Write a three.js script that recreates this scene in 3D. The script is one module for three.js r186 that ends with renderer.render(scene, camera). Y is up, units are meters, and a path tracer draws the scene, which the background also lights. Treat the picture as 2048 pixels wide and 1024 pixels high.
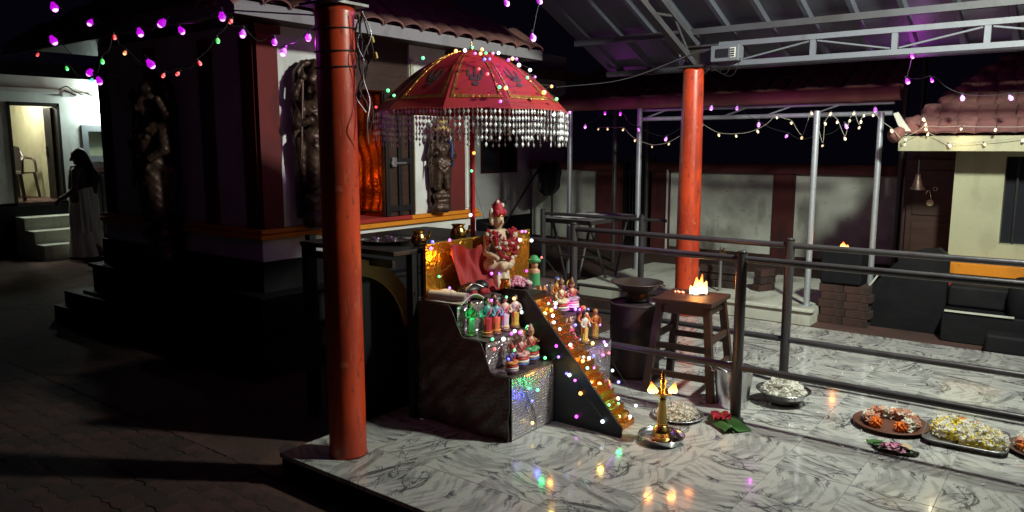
import * as THREE from 'three';
import { mergeGeometries } from 'three/addons/utils/BufferGeometryUtils.js';
import { RoundedBoxGeometry } from 'three/addons/geometries/RoundedBoxGeometry.js';
import { RectAreaLightUniformsLib } from 'three/addons/lights/RectAreaLightUniformsLib.js';
import { MarchingCubes } from 'three/addons/objects/MarchingCubes.js';

// ---------------------------------------------------------------- camera, sky, light, exposure
// The place is axis-aligned: x runs from the temple out over the marble floor, -z runs back to the compound wall. Metres.
const scene = new THREE.Scene();
const camera = new THREE.PerspectiveCamera(37.28, 2, 0.05, 200);
camera.position.set(2.82, 1.5, 2.346);
camera.rotation.order = 'YXZ';
camera.rotation.y = THREE.MathUtils.degToRad(37.5);
camera.rotation.x = THREE.MathUtils.degToRad(-8.2);
camera.updateMatrixWorld();
const renderer = new THREE.WebGLRenderer({ antialias: true });
renderer.toneMapping = THREE.LinearToneMapping;
renderer.toneMappingExposure = 1;
renderer.shadowMap.enabled = true;
{ // night sky: a dark, even blue-violet
  const w = 16, h = 8, d = new Float32Array(w * h * 4);
  for (let i = 0; i < w * h; i++) d.set([0.0012, 0.0009, 0.0026, 1], i * 4);
  const t = new THREE.DataTexture(d, w, h, THREE.RGBAFormat, THREE.FloatType);
  t.mapping = THREE.EquirectangularReflectionMapping; t.magFilter = THREE.LinearFilter; t.needsUpdate = true;
  scene.background = t; scene.environment = t;
}
const moon = new THREE.DirectionalLight(0xcfd8ff, 0.004);
moon.position.set(-6, 14, 5); moon.castShadow = true;
moon.shadow.camera.left = moon.shadow.camera.bottom = -16; moon.shadow.camera.right = moon.shadow.camera.top = 16;
scene.add(moon);
// the yard's flood lamp under the canopy ridge, turned towards the temple and the back wall (its housing is built with the canopy)
RectAreaLightUniformsLib.init();
const FLOOD = new THREE.Vector3(2.9, 3.03, -1.85), FLOOD_DIR = new THREE.Vector3(-0.79, -0.37, -0.5).normalize();
const flood = new THREE.RectAreaLight(0xf8fff0, 1120, 0.3, 0.22);
flood.position.copy(FLOOD).addScaledVector(FLOOD_DIR, 0.035); flood.lookAt(FLOOD.clone().addScaledVector(FLOOD_DIR, 3)); scene.add(flood);
function lightAt(color, I, [a, y, b], size = 0.02) {
  const l = new THREE.PointLight(color, I); l.position.set(a, y, -b); l.castShadow = true; l.shadow.radius = size / 0.02;
  scene.add(l); return l;
}

// ---------------------------------------------------------------- helpers
let seed = 7;
const rnd = () => { seed = (seed * 1664525 + 1013904223) >>> 0; return seed / 4294967296; };
const rr = (a, b) => a + (b - a) * rnd();
const v3 = (x, y, z) => new THREE.Vector3(x, y, z);
const P = (a, y, b) => new THREE.Vector3(a, y, -b);         // site point: along the platform, up, back
const used = {};
function numbered(n) { if (!(n in used)) { used[n] = 0; return n; } used[n]++; return n + '_' + String(used[n]).padStart(3, '0'); }
const origin = new Map();
function tag(o, label, category, group, kind) {
  if (label) o.userData.label = label; if (category) o.userData.category = category;
  if (group) o.userData.group = group; if (kind) o.userData.kind = kind; return o;
}
function thing(name, label, category, [a, y, b], group, turn = 0) {
  const o = new THREE.Group(); o.name = numbered(name); o.position.copy(P(a, y, b)); o.rotation.y = turn; scene.add(o);
  origin.set(o, turn ? new THREE.Vector3() : o.position.clone());  // turned things are modelled in their own axes
  return tag(o, label, category, group);
}
function local(name, label, category, [a, y, b], group, turn = 0) { const t = thing(name, label, category, [a, y, b], group, turn); origin.set(t, new THREE.Vector3()); return t; }
function clean(g) {
  let q = g.index ? g.toNonIndexed() : g;
  for (const k of Object.keys(q.attributes)) if (!['position', 'normal', 'uv'].includes(k)) q.deleteAttribute(k);
  if (!q.attributes.normal) q.computeVertexNormals();
  if (!q.attributes.uv) q.setAttribute('uv', new THREE.BufferAttribute(new Float32Array(q.attributes.position.count * 2), 2));
  return q;
}
function metric(g, s = 1, ox = 0, oy = 0) {                  // uv in metres, by the way each face points
  const p = g.attributes.position, n = g.attributes.normal, uv = g.attributes.uv;
  for (let i = 0; i < p.count; i += 3) {
    let x = 0, y = 0, z = 0;
    for (let k = 0; k < 3; k++) { x += Math.abs(n.getX(i + k)); y += Math.abs(n.getY(i + k)); z += Math.abs(n.getZ(i + k)); }
    for (let k = i; k < i + 3; k++) {
      const X = p.getX(k), Y = p.getY(k), Z = p.getZ(k);
      if (y >= x && y >= z) uv.setXY(k, X * s + ox, Z * s + oy); else if (x >= z) uv.setXY(k, Z * s + ox, Y * s + oy); else uv.setXY(k, X * s + ox, Y * s + oy);
    }
  }
  return g;
}
function join(list, keepUv) { const g = mergeGeometries([list].flat(3).map(clean), false); return keepUv ? g : metric(g, 1); }
function obj(name, geo, mat, parent = null, keepUv = false) {
  const g = join(geo, keepUv), m = new THREE.Mesh(g, mat);
  m.castShadow = m.receiveShadow = true;
  if (parent) {
    let root = parent, off = new THREE.Vector3();
    while (root && !origin.has(root)) root = root.parent;
    if (root) off = origin.get(root);
    if (off.lengthSq()) g.translate(-off.x, -off.y, -off.z);
    m.name = name; parent.add(m);
  } else { m.name = numbered(name); scene.add(m); }
  return m;
}
function shared(name, geo, mat, parent, [a, y, b], turn = 0) { // a piece that shares its geometry, placed in its thing's axes
  const m = new THREE.Mesh(geo, mat); m.name = name; m.castShadow = m.receiveShadow = true;
  let root = parent; while (root && !origin.has(root)) root = root.parent;
  const off = root ? origin.get(root) : new THREE.Vector3();
  m.position.copy(P(a, y, b)).sub(off); m.rotation.y = turn; parent.add(m); return m;
}
function struct(name, geo, mat) { const m = obj(name, geo, mat); m.userData.kind = 'structure'; origin.set(m, new THREE.Vector3()); return m; }
function R(a0, a1, y0, y1, b0, b1, r = 0) {                  // a box from its ranges
  const w = Math.abs(a1 - a0), h = Math.abs(y1 - y0), d = Math.abs(b1 - b0);
  const g = r ? new RoundedBoxGeometry(w, h, d, 1, Math.min(r, w / 2.1, h / 2.1, d / 2.1)) : new THREE.BoxGeometry(w, h, d);
  return g.translate((a0 + a1) / 2, (y0 + y1) / 2, -(b0 + b1) / 2);
}
function rod(p, q, r, r2 = r, n = 10) {
  const d = q.clone().sub(p), g = new THREE.CylinderGeometry(r2, r, d.length(), n, 1);
  g.applyQuaternion(new THREE.Quaternion().setFromUnitVectors(new THREE.Vector3(0, 1, 0), d.clone().normalize()));
  const m = p.clone().add(q).multiplyScalar(0.5); return g.translate(m.x, m.y, m.z);
}
function bar(p, q, w, h) {                                   // a square bar between two points
  const d = q.clone().sub(p), m = p.clone().add(q).multiplyScalar(0.5), g = new THREE.BoxGeometry(w, h, d.length());
  const o = new THREE.Object3D(); o.position.copy(m); o.up.set(0, Math.abs(d.y) > 0.98 * d.length() ? 0 : 1, Math.abs(d.y) > 0.98 * d.length() ? 1 : 0); o.lookAt(q); o.updateMatrix();
  return g.applyMatrix4(o.matrix);
}
function tube(pts, r, seg = 24, n = 6, closed = false) { return new THREE.TubeGeometry(new THREE.CatmullRomCurve3(pts, closed), seg, r, n, closed); }
function lathe(prof, n = 24, a = 0, y = 0, b = 0, sx = 1, sz = 1) { return new THREE.LatheGeometry(prof.map(([r, h]) => new THREE.Vector2(Math.max(r, 0), h)), n).scale(sx, 1, sz).translate(a, y, -b); }
function ball(r, x, y, z, sx = 1, sy = 1, sz = 1, d = 10) { return new THREE.SphereGeometry(r, d, Math.max(6, d - 2)).scale(sx, sy, sz).translate(x, y, z); }
function extrude(pts, depth, bevel = 0, holes = []) {        // outline in x,y; depth along +z, from 0
  const s = new THREE.Shape(pts.map(([x, y]) => new THREE.Vector2(x, y)));
  for (const h of holes) s.holes.push(new THREE.Path(h.map(([x, y]) => new THREE.Vector2(x, y))));
  return new THREE.ExtrudeGeometry(s, { depth, bevelEnabled: bevel > 0, bevelSize: bevel, bevelThickness: bevel, bevelSegments: 1, curveSegments: 8, steps: 1 });
}
function surface(f, nu, nv) {                                // a sheet of points f(u,v) -> Vector3
  const pos = [], uv = [], ix = [];
  for (let j = 0; j <= nv; j++) for (let i = 0; i <= nu; i++) { const p = f(i / nu, j / nv); pos.push(p.x, p.y, p.z); uv.push(i / nu, j / nv); }
  for (let j = 0; j < nv; j++) for (let i = 0; i < nu; i++) { const k = j * (nu + 1) + i; ix.push(k, k + 1, k + nu + 2, k, k + nu + 2, k + nu + 1); }
  const g = new THREE.BufferGeometry(); g.setAttribute('position', new THREE.Float32BufferAttribute(pos, 3)); g.setAttribute('uv', new THREE.Float32BufferAttribute(uv, 2)); g.setIndex(ix); g.computeVertexNormals(); return g;
}
function slab(f, nu, nv, t) {                                // the same with a thickness t below it (vector or number)
  const d = t.isVector3 ? t : new THREE.Vector3(0, -t, 0);
  const top = surface(f, nu, nv), bot = surface((u, v) => f(u, v).add(d), nu, nv); bot.index.array.reverse(); bot.computeVertexNormals();
  const edge = (g) => surface((u, v) => { const q = g(u); return v < 0.5 ? q : q.add(d); }, Math.max(nu, nv), 1);
  return [top, bot, edge(u => f(u, 0)), edge(u => f(1 - u, 1)), edge(u => f(0, 1 - u)), edge(u => f(1, u))];
}
// distance fields: capsules with two radii, joined smoothly, meshed with marching cubes
function sdf(prims, lo, hi, cell = 0.014, k = 0.02, carve = 0) {
  const c = lo.clone().add(hi).multiplyScalar(0.5), s = Math.max(hi.x - lo.x, hi.y - lo.y, hi.z - lo.z) / 2 * 1.04;
  const n = Math.min(120, Math.max(24, Math.ceil(2 * s / cell)));
  const mc = new MarchingCubes(n, new THREE.MeshBasicMaterial(), false, false, 90000);
  mc.isolation = 0; const F = mc.field, half = n / 2;
  for (let z = 0; z < n; z++) { const pz = c.z + (z - half) / half * s; if (pz < lo.z - cell * 3 || pz > hi.z + cell * 3) { F.fill(-1, z * n * n, (z + 1) * n * n); continue; }
    for (let y = 0; y < n; y++) { const py = c.y + (y - half) / half * s;
      for (let x = 0; x < n; x++) { const px = c.x + (x - half) / half * s; let d = 1e3;
        if (px > lo.x - cell * 3 && px < hi.x + cell * 3) for (const q of prims) {
          const ax = px - q[0], ay = py - q[1], az = pz - q[2], bx = q[3] - q[0], by = q[4] - q[1], bz = q[5] - q[2];
          const bb = bx * bx + by * by + bz * bz; const h = bb > 1e-9 ? Math.min(1, Math.max(0, (ax * bx + ay * by + az * bz) / bb)) : 0;
          const dx = ax - bx * h, dy = ay - by * h, dz = (az - bz * h) / (q[8] || 1);
          const e = Math.sqrt(dx * dx + dy * dy + dz * dz) - (q[6] + (q[7] - q[6]) * h);
          const m = Math.max(k - Math.abs(d - e), 0) / k; d = Math.min(d, e) - m * m * k * 0.25;
        }
        if (carve) d += carve * Math.sin(px * 95) * Math.sin(py * 105 + 1.3 * Math.sin(px * 40)) * Math.sin(pz * 90 + 0.6);
        F[x + y * n + z * n * n] = -d; } } }
  mc.update();
  const m = mc.count ?? mc.geometry.drawRange.count, pos = mc.positionArray.slice(0, m * 3), nor = mc.normalArray.slice(0, m * 3);
  for (let i = 0; i < m * 3; i += 3) { pos[i] = pos[i] * s + c.x; pos[i + 1] = pos[i + 1] * s + c.y; pos[i + 2] = pos[i + 2] * s + c.z; const l = Math.hypot(nor[i], nor[i + 1], nor[i + 2]) || 1; nor[i] /= l; nor[i + 1] /= l; nor[i + 2] /= l; }
  const g = new THREE.BufferGeometry(); g.setAttribute('position', new THREE.BufferAttribute(pos, 3)); g.setAttribute('normal', new THREE.BufferAttribute(nor, 3)); return g;
}

// ---------------------------------------------------------------- textures and materials
const hash = (x, y, s) => { let h = (x * 374761393 + y * 668265263 + s * 974634747) | 0; h = Math.imul(h ^ (h >>> 13), 1274126177); return ((h ^ (h >>> 16)) >>> 0) / 4294967296; };
function vn(x, y, px, py, s) { const X = Math.floor(x), Y = Math.floor(y), fx = x - X, fy = y - Y, u = fx * fx * (3 - 2 * fx), v = fy * fy * (3 - 2 * fy), m = (a, p) => ((a % p) + p) % p;
  const a = hash(m(X, px), m(Y, py), s), b = hash(m(X + 1, px), m(Y, py), s), c = hash(m(X, px), m(Y + 1, py), s), d = hash(m(X + 1, px), m(Y + 1, py), s);
  return a + (b - a) * u + (c - a) * v + (a - b - c + d) * u * v; }
function fbm(u, v, fx, fy, oct, s) { let t = 0, w = 0.5, n = 0; for (let i = 0; i < oct; i++) { t += w * vn(u * fx, v * fy, fx, fy, s + i); n += w; w *= 0.5; fx *= 2; fy *= 2; } return t / n; }
const sst = (a, b, x) => { const t = Math.min(1, Math.max(0, (x - a) / (b - a))); return t * t * (3 - 2 * t); };
function tex(size, f, srgb = true, rep = 1) {
  const d = new Uint8Array(size * size * 4);
  for (let y = 0; y < size; y++) for (let x = 0; x < size; x++) { const c = f(x / size, y / size), k = (y * size + x) * 4; const q = c.length ? c : [c, c, c]; d[k] = Math.max(0, Math.min(255, q[0] * 255)); d[k + 1] = Math.max(0, Math.min(255, q[1] * 255)); d[k + 2] = Math.max(0, Math.min(255, q[2] * 255)); d[k + 3] = 255; }
  const t = new THREE.DataTexture(d, size, size); t.wrapS = t.wrapT = THREE.RepeatWrapping; t.magFilter = THREE.LinearFilter; t.minFilter = THREE.LinearMipmapLinearFilter; t.generateMipmaps = true;
  if (srgb) t.colorSpace = THREE.SRGBColorSpace; t.repeat.set(rep, rep); t.needsUpdate = true; return t;
}
const mix = (a, b, t) => a.map((x, i) => x + (b[i] - x) * t);
const noiseBump = tex(256, (u, v) => fbm(u, v, 8, 8, 5, 3), false, 2);
const grimeBump = tex(256, (u, v) => fbm(u, v, 4, 4, 6, 31), false, 1.2);
const crinkle = tex(512, (u, v) => { const w = fbm(u, v, 5, 5, 3, 12) * 0.35; const a = 1 - Math.abs(fbm(u + w, v, 7, 9, 3, 5) * 2 - 1), b = 1 - Math.abs(fbm(u, v + w, 11, 8, 3, 9) * 2 - 1); return 0.5 * a * a + 0.5 * b * b; }, false, 3);
const grid = tex(256, (u, v) => { const f = (x) => Math.abs(((x * 16) % 1) - 0.5) * 2; const g = Math.max(sst(0.8, 1, f(u)), sst(0.8, 1, f(v))); return 0.45 + 0.2 * fbm(u, v, 6, 6, 4, 44) - 0.3 * g + 0.3 * fbm(u, v, 16, 16, 2, 77); }, false, 4);
const M = {};
const std = (c, rough, o = {}) => { const m = new THREE.MeshPhysicalMaterial({ roughness: rough, metalness: 0, ...o }); if (Array.isArray(c)) m.color.setRGB(...c); else m.color.set(c); return m; };
function mottled(base, dirt, amount, s, o = {}, rep = 0.7, f = 4) { // paint or plaster with stains of its own
  const t = tex(512, (u, v) => { const n = fbm(u, v, f, f, 6, s), st = fbm(u, v, f * 3, f, 4, s + 50), sp = fbm(u, v, 40, 40, 2, s + 90); return mix(base, dirt, Math.min(1, amount * (sst(0.45, 0.75, n) * 0.7 + sst(0.58, 0.8, st) * 0.5 + sst(0.74, 0.95, sp) * 0.3))); }, true, rep);
  return new THREE.MeshPhysicalMaterial({ map: t, roughness: 0.8, bumpMap: noiseBump, bumpScale: 0.002, ...o });
}
M.cream = mottled([0.66, 0.66, 0.54], [0.42, 0.4, 0.33], 0.3, 11);
M.white = mottled([0.88, 0.88, 0.86], [0.55, 0.55, 0.52], 0.3, 21);
M.wallOld = mottled([0.9, 0.92, 0.86], [0.42, 0.41, 0.37], 0.7, 33, {}, 0.5, 3);
M.maroon = mottled([0.4, 0.11, 0.1], [0.22, 0.08, 0.08], 0.6, 41);
M.gutterPaint = mottled([0.55, 0.34, 0.32], [0.36, 0.22, 0.2], 0.6, 45);
M.pierPaint = mottled([0.36, 0.16, 0.15], [0.17, 0.1, 0.1], 0.7, 43);
M.blackPaint = mottled([0.06, 0.065, 0.075], [0.15, 0.15, 0.145], 0.5, 47, { roughness: 0.72, specularIntensity: 0.45, bumpMap: grimeBump, bumpScale: 0.012 });
M.yellow = mottled([0.85, 0.52, 0.08], [0.5, 0.3, 0.08], 0.5, 51);
M.redPaint = mottled([0.62, 0.14, 0.12], [0.35, 0.1, 0.09], 0.4, 53);
M.pillar = (() => { const t = tex(512, (u, v) => { const n = fbm(u, v, 4, 3, 5, 61), st = fbm(u, v, 26, 3, 4, 65), sp = fbm(u, v, 30, 18, 3, 63), sc = fbm(u, v, 70, 9, 2, 67); return mix(mix(mix([0.8, 0.28, 0.14], [0.66, 0.22, 0.13], sst(0.3, 0.7, n)), [0.5, 0.2, 0.15], sst(0.52, 0.78, st) * 0.55), mix([0.36, 0.17, 0.14], [0.8, 0.5, 0.4], sst(0.5, 0.55, n)), Math.max(sst(0.68, 0.84, sp) * 0.5, sst(0.76, 0.86, sc) * 0.4)); }, true, 1.2); return new THREE.MeshPhysicalMaterial({ map: t, roughness: 0.36, clearcoat: 0.25, clearcoatRoughness: 0.22, bumpMap: noiseBump, bumpScale: 0.0012 }); })();
M.steelPaint = mottled([0.3, 0.29, 0.29], [0.2, 0.13, 0.1], 0.7, 71, { roughness: 0.4, metalness: 0.35 });
M.railPaint = mottled([0.27, 0.26, 0.27], [0.17, 0.13, 0.12], 0.6, 73, { roughness: 0.34, metalness: 0.3 });
M.galv = mottled([0.72, 0.74, 0.76], [0.42, 0.42, 0.42], 0.6, 77, { roughness: 0.42, metalness: 0.55 });
M.sheet = mottled([0.3, 0.31, 0.35], [0.22, 0.22, 0.24], 0.5, 81, { roughness: 0.55 });
M.truss = mottled([0.41, 0.42, 0.45], [0.3, 0.28, 0.27], 0.6, 83, { roughness: 0.5 });
M.purlin = mottled([0.26, 0.26, 0.28], [0.18, 0.16, 0.15], 0.5, 85, { roughness: 0.6 });
M.blackIron = mottled([0.09, 0.085, 0.09], [0.17, 0.12, 0.1], 0.5, 87, { roughness: 0.5, metalness: 0.2 });
M.wood = (() => { const t = tex(512, (u, v) => { const g = fbm(u, v, 3, 34, 4, 91), n = fbm(u, v, 4, 4, 4, 93); return mix([0.3, 0.19, 0.14], [0.15, 0.09, 0.07], 0.75 * g + 0.35 * n); }, true, 2); return new THREE.MeshPhysicalMaterial({ map: t, roughness: 0.5, bumpMap: noiseBump, bumpScale: 0.001 }); })();
M.clay = [0, 1, 2].map(i => mottled([[0.5, 0.33, 0.3], [0.47, 0.31, 0.29], [0.52, 0.36, 0.33]][i], [0.31, 0.22, 0.21], 0.7, 101 + i * 7, { roughness: 0.85, bumpScale: 0.004 }, 2));
M.earth = mottled([0.31, 0.21, 0.18], [0.2, 0.14, 0.12], 0.8, 131, { roughness: 0.95, bumpScale: 0.006 }, 0.6);
M.fascia = mottled([0.5, 0.49, 0.5], [0.3, 0.29, 0.29], 0.6, 137, { roughness: 0.8 });
M.concrete = mottled([0.76, 0.77, 0.71], [0.5, 0.48, 0.43], 0.6, 135, { roughness: 0.75 }, 0.8);
M.paver = [0, 1, 2].map(i => mottled([[0.25, 0.17, 0.16], [0.22, 0.155, 0.15], [0.28, 0.18, 0.165]][i], [0.14, 0.11, 0.105], 0.8, 141 + i * 5, { roughness: 0.9, bumpScale: 0.004 }, 2.5));
M.brick = [0, 1].map(i => mottled([[0.26, 0.175, 0.15], [0.22, 0.16, 0.145]][i], [0.13, 0.1, 0.09], 0.8, 151 + i * 5, { roughness: 0.92, bumpScale: 0.005 }, 3));
M.silver = new THREE.MeshPhysicalMaterial({ color: 0xc8c2c5, metalness: 0.75, roughness: 0.28, bumpMap: crinkle, bumpScale: 0.014 });
M.silverGrid = new THREE.MeshPhysicalMaterial({ color: 0xcac5c8, metalness: 0.75, roughness: 0.27, bumpMap: grid, bumpScale: 0.012 });
M.gold = new THREE.MeshPhysicalMaterial({ color: 0xd9a03c, metalness: 0.95, roughness: 0.28, bumpMap: crinkle, bumpScale: 0.005 });
M.copperFoil = new THREE.MeshPhysicalMaterial({ color: 0xd98a3a, metalness: 0.95, roughness: 0.26, bumpMap: crinkle, bumpScale: 0.004 });
M.brass = std([0.62, 0.4, 0.12], 0.22, { metalness: 1, bumpMap: noiseBump, bumpScale: 0.0006 });
M.steel = std([0.62, 0.62, 0.64], 0.22, { metalness: 1, bumpMap: noiseBump, bumpScale: 0.0004 });
M.steelDull = std([0.45, 0.45, 0.46], 0.38, { metalness: 0.9, bumpMap: noiseBump, bumpScale: 0.0008 });
M.blackCloth = mottled([0.32, 0.27, 0.27], [0.38, 0.33, 0.32], 0.4, 161, { roughness: 0.38, bumpMap: crinkle, bumpScale: 0.005 });
M.blackSheet = mottled([0.055, 0.05, 0.06], [0.1, 0.09, 0.1], 0.4, 163, { roughness: 0.45 });
M.redCloth = std([0.24, 0.008, 0.01], 0.75, { bumpMap: noiseBump, bumpScale: 0.0015, sheen: 0.5 });
M.umbrella = std([0.28, 0.013, 0.008], 0.65, { bumpMap: noiseBump, bumpScale: 0.001, sheen: 0.15 });
M.goldTrim = new THREE.MeshPhysicalMaterial({ color: 0xc99a45, metalness: 0.85, roughness: 0.38, bumpMap: crinkle, bumpScale: 0.006 });
M.sequin = std([0.86, 0.86, 0.88], 0.3, { metalness: 0.4 });
M.darkEmblem = std([0.05, 0.03, 0.02], 0.7);
M.bronze = mottled([0.3, 0.22, 0.18], [0.15, 0.11, 0.09], 0.7, 171, { roughness: 0.42, metalness: 0.4, bumpScale: 0.004 }, 5);
M.agedBronze = mottled([0.2, 0.155, 0.14], [0.12, 0.09, 0.085], 0.6, 175, { roughness: 0.5, metalness: 0.3, bumpScale: 0.004 }, 5);
M.rubber = std([0.012, 0.012, 0.013], 0.6);
M.wireGreen = std([0.02, 0.03, 0.022], 0.5);
M.wirePale = std([0.35, 0.33, 0.26], 0.6);
M.ivory = std([0.45, 0.32, 0.22], 0.5, { bumpMap: noiseBump, bumpScale: 0.001 });
const thin = { transmission: 0.35, thickness: 0, specularIntensity: 0.3 };
M.petalW = std([0.78, 0.76, 0.68], 1, thin); M.petalW2 = std([0.7, 0.69, 0.62], 1); M.petalY = std([0.72, 0.56, 0.05], 0.8); M.petalO = std([0.75, 0.17, 0.015], 0.8); M.petalR = std([0.34, 0.006, 0.02], 0.7); M.petalP = std([0.55, 0.2, 0.32], 0.8); M.petalPale = std([0.72, 0.4, 0.28], 1, thin);
M.leaf = std([0.045, 0.13, 0.03], 0.45, { bumpMap: noiseBump, bumpScale: 0.001 }); M.leafDark = std([0.05, 0.07, 0.045], 0.5); M.leafUnder = std([0.12, 0.19, 0.06], 0.55);
M.glass = std([0.02, 0.02, 0.025], 0.12);
M.dark = std([0.012, 0.01, 0.011], 0.8);
const glow = (c, k, base = [0.6, 0.6, 0.6]) => { const m = new THREE.MeshStandardMaterial({ roughness: 0.4 }); m.color.setRGB(...base); m.emissive.setRGB(...c); m.emissiveIntensity = k; return m; };
const HUE = { m: [0.85, 0.05, 1], g: [0.02, 0.9, 0.22], r: [1, 0.03, 0.03], o: [1, 0.42, 0.05], y: [1, 0.62, 0.1], w: [0.75, 0.88, 1], b: [0.08, 0.08, 1], v: [0.35, 0.12, 1], c: [0.1, 0.75, 0.8], p: [1, 0.15, 0.35], n: [1, 0.78, 0.42] };
const led = {}; for (const k in HUE) { const h = HUE[k]; led[k] = { shell: glow(h.map(x => x * x), 0.75), core: glow(h.map(x => (k === 'm' ? 0.24 : 0.1) + 0.8 * x), 3.4), mini: glow(h.map(x => 0.03 + 0.97 * x), 2.6) }; }
{ const t = tex(64, (u, v) => mix(mix([1, 0.95, 0.8], [1, 0.8, 0.42], sst(0.05, 0.45, v)), [1, 0.36, 0.08], sst(0.45, 1, v)), true); t.wrapS = t.wrapT = THREE.ClampToEdgeWrapping; M.flame = new THREE.MeshStandardMaterial({ color: 0x332211, roughness: 0.9, emissive: 0xffffff, emissiveMap: t, emissiveIntensity: 5 }); } M.flameOuter = glow([1, 0.36, 0.06], 2.2);

// ---------------------------------------------------------------- ground, pavers, marble platform
struct('ground', R(-40, 30, -0.4, -0.134, -20, 40), M.earth);
const paving = struct('paving', R(-12, 9, -0.2, -0.131, -8, -0.24), M.earth);
{
  const w = 0.2, h = 0.105, z = 0.016, g = 0.004, top = [];
  for (let i = 0; i <= 4; i++) top.push([i * (w - g) / 4, h - g + (i % 2 ? z : 0)]);
  const pts = [...[0, 1, 2, 3, 4].map(i => [i * (w - g) / 4, i % 2 ? z : 0]), ...top.reverse()];
  const geo = metric(clean(extrude(pts, 0.016, 0.003).rotateX(-Math.PI / 2)));
  const pick = [];
  const v = new THREE.Vector3(); camera.updateProjectionMatrix();
  for (let i = -40; i < 20; i++) for (let j = -24; j < 14; j++) {
    const a = i * w + (j & 1) * w / 2, b = j * h - 0.35;
    if (b > -0.36 && a > -0.5) continue; if (b + h > -0.215 && a > -0.52) continue;
    v.copy(P(a, -0.13, b)); const d = v.distanceTo(camera.position); v.project(camera);
    if (Math.abs(v.x) < 1.08 && v.y > -1.15 && v.y < 1) pick.push([d, a, b]);
  }
  pick.sort((p, q) => p[0] - q[0]);
  pick.slice(0, 300).forEach(([, a, b], i) => { const m = shared(i ? 'paver_' + String(i).padStart(3, '0') : 'paver', geo, M.paver[Math.floor(rnd() * 3)], paving, [a, -0.141 + rr(-0.0025, 0.0025), b]); m.rotation.x = rr(-0.006, 0.006); m.rotation.z = rr(-0.006, 0.006); });
  const rest = pick.slice(300, 1400).map(([, a, b]) => geo.clone().translate(a, -0.141 + rr(-0.002, 0.002), -b));
  const s = obj('paver_field', rest, M.paver[0], paving); s.userData.kind = 'stuff';
}
const marble = struct('marble_platform', R(-0.262, 9, -0.35, -0.026, -0.2, 4.1), M.blackPaint);
obj('grout_bed', R(-0.258, 8.9, -0.0258, -0.0035, -0.196, 4.09), std([0.22, 0.215, 0.2], 0.8), marble);
{
  const T = 0.333;
  const maps = [0, 1, 2, 3].map(s => tex(384, (u, v) => {
    const U = s < 2 ? Math.abs(u - 0.5) : u, V = s === 2 ? Math.abs(v - 0.5) : v;
    const wx = fbm(U, V, 6, 6, 4, 200 + s * 13) - 0.5, wy = fbm(U, V, 6, 6, 4, 230 + s * 13) - 0.5;
    const x = U + wx * 0.07, y = V + wy * 0.08 + 0.35 * U, pres = sst(0.4, 0.6, fbm(u, v, 3, 3, 3, 350 + s * 9));
    const r1 = Math.abs(fbm(x, y, 1, 6, 4, 260 + s * 7) - 0.5), r2 = Math.abs(fbm(x + 0.3, y - U * 0.9, 2, 8, 4, 290 + s * 7) - 0.5), r3 = Math.abs(fbm(x + V * 0.5, y, 5, 5, 2, 320 + s * 7) - 0.5);
    let k = Math.max((1 - sst(0, 0.05, r1)) * (0.35 + 0.65 * pres), (1 - sst(0, 0.04, r2)) * (0.2 + 0.8 * pres), (1 - sst(0, 0.016, r3)) * 0.45 * pres);
    k = Math.min(1, k * (0.55 + 0.6 * fbm(u, v, 22, 22, 2, 410 + s)) + 0.34 * sst(0.45, 0.72, fbm(x, y, 2, 9, 4, 380 + s)));
    return mix([0.71, 0.71, 0.69], [0.33, 0.33, 0.335], k);
  }, true));
  const mats = maps.map(m => new THREE.MeshPhysicalMaterial({ map: m, roughness: 0.13, clearcoat: 0.3, clearcoatRoughness: 0.05, bumpMap: noiseBump, bumpScale: 0.00015 }));
  const gs = []; // box with uv 0..1 over its top, four turns
  for (let k = 0; k < 4; k++) { const g = clean(new RoundedBoxGeometry(T - 0.0022, 0.022, T - 0.0022, 1, 0.0012)); const p = g.attributes.position, uv = g.attributes.uv; for (let i = 0; i < p.count; i++) { let x = p.getX(i) / T + 0.5, y = p.getZ(i) / T + 0.5; if (k & 1) [x, y] = [y, x]; if (k & 2) x = 1 - x; uv.setXY(i, x, y); } gs.push(g); }
  let n = 0;
  for (let i = 0; i < 16; i++) for (let j = 0; j < 13; j++) { const a = -0.27 + T * (i + 0.5), b = -0.21 + T * (j + 0.5);
    const kind = Math.floor(rnd() * 4), s = (i + j) & 1 ? (rnd() < 0.7 ? 0 : 2) : (rnd() < 0.7 ? 1 : 3);
    shared(n ? 'marble_tile_' + String(n).padStart(3, '0') : 'marble_tile', gs[kind], mats[s], marble, [a, -0.011 + rr(-0.0003, 0.0003), b]); n++; }
}
struct('courtyard_floor', R(-9, 14, -0.39, -0.02, 4.104, 12), M.earth);
struct('temple_yard', R(-9, -0.27, -0.39, -0.12, -0.23, 4.1), M.earth);
const plat = struct('raised_platform', R(-1.35, 0.98, -0.1, 0.117, 4.24, 5.9), M.concrete);
obj('platform_edge', R(-1.37, 1.0, 0.095, 0.125, 4.215, 4.3, 0.008), M.concrete, plat);

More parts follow.
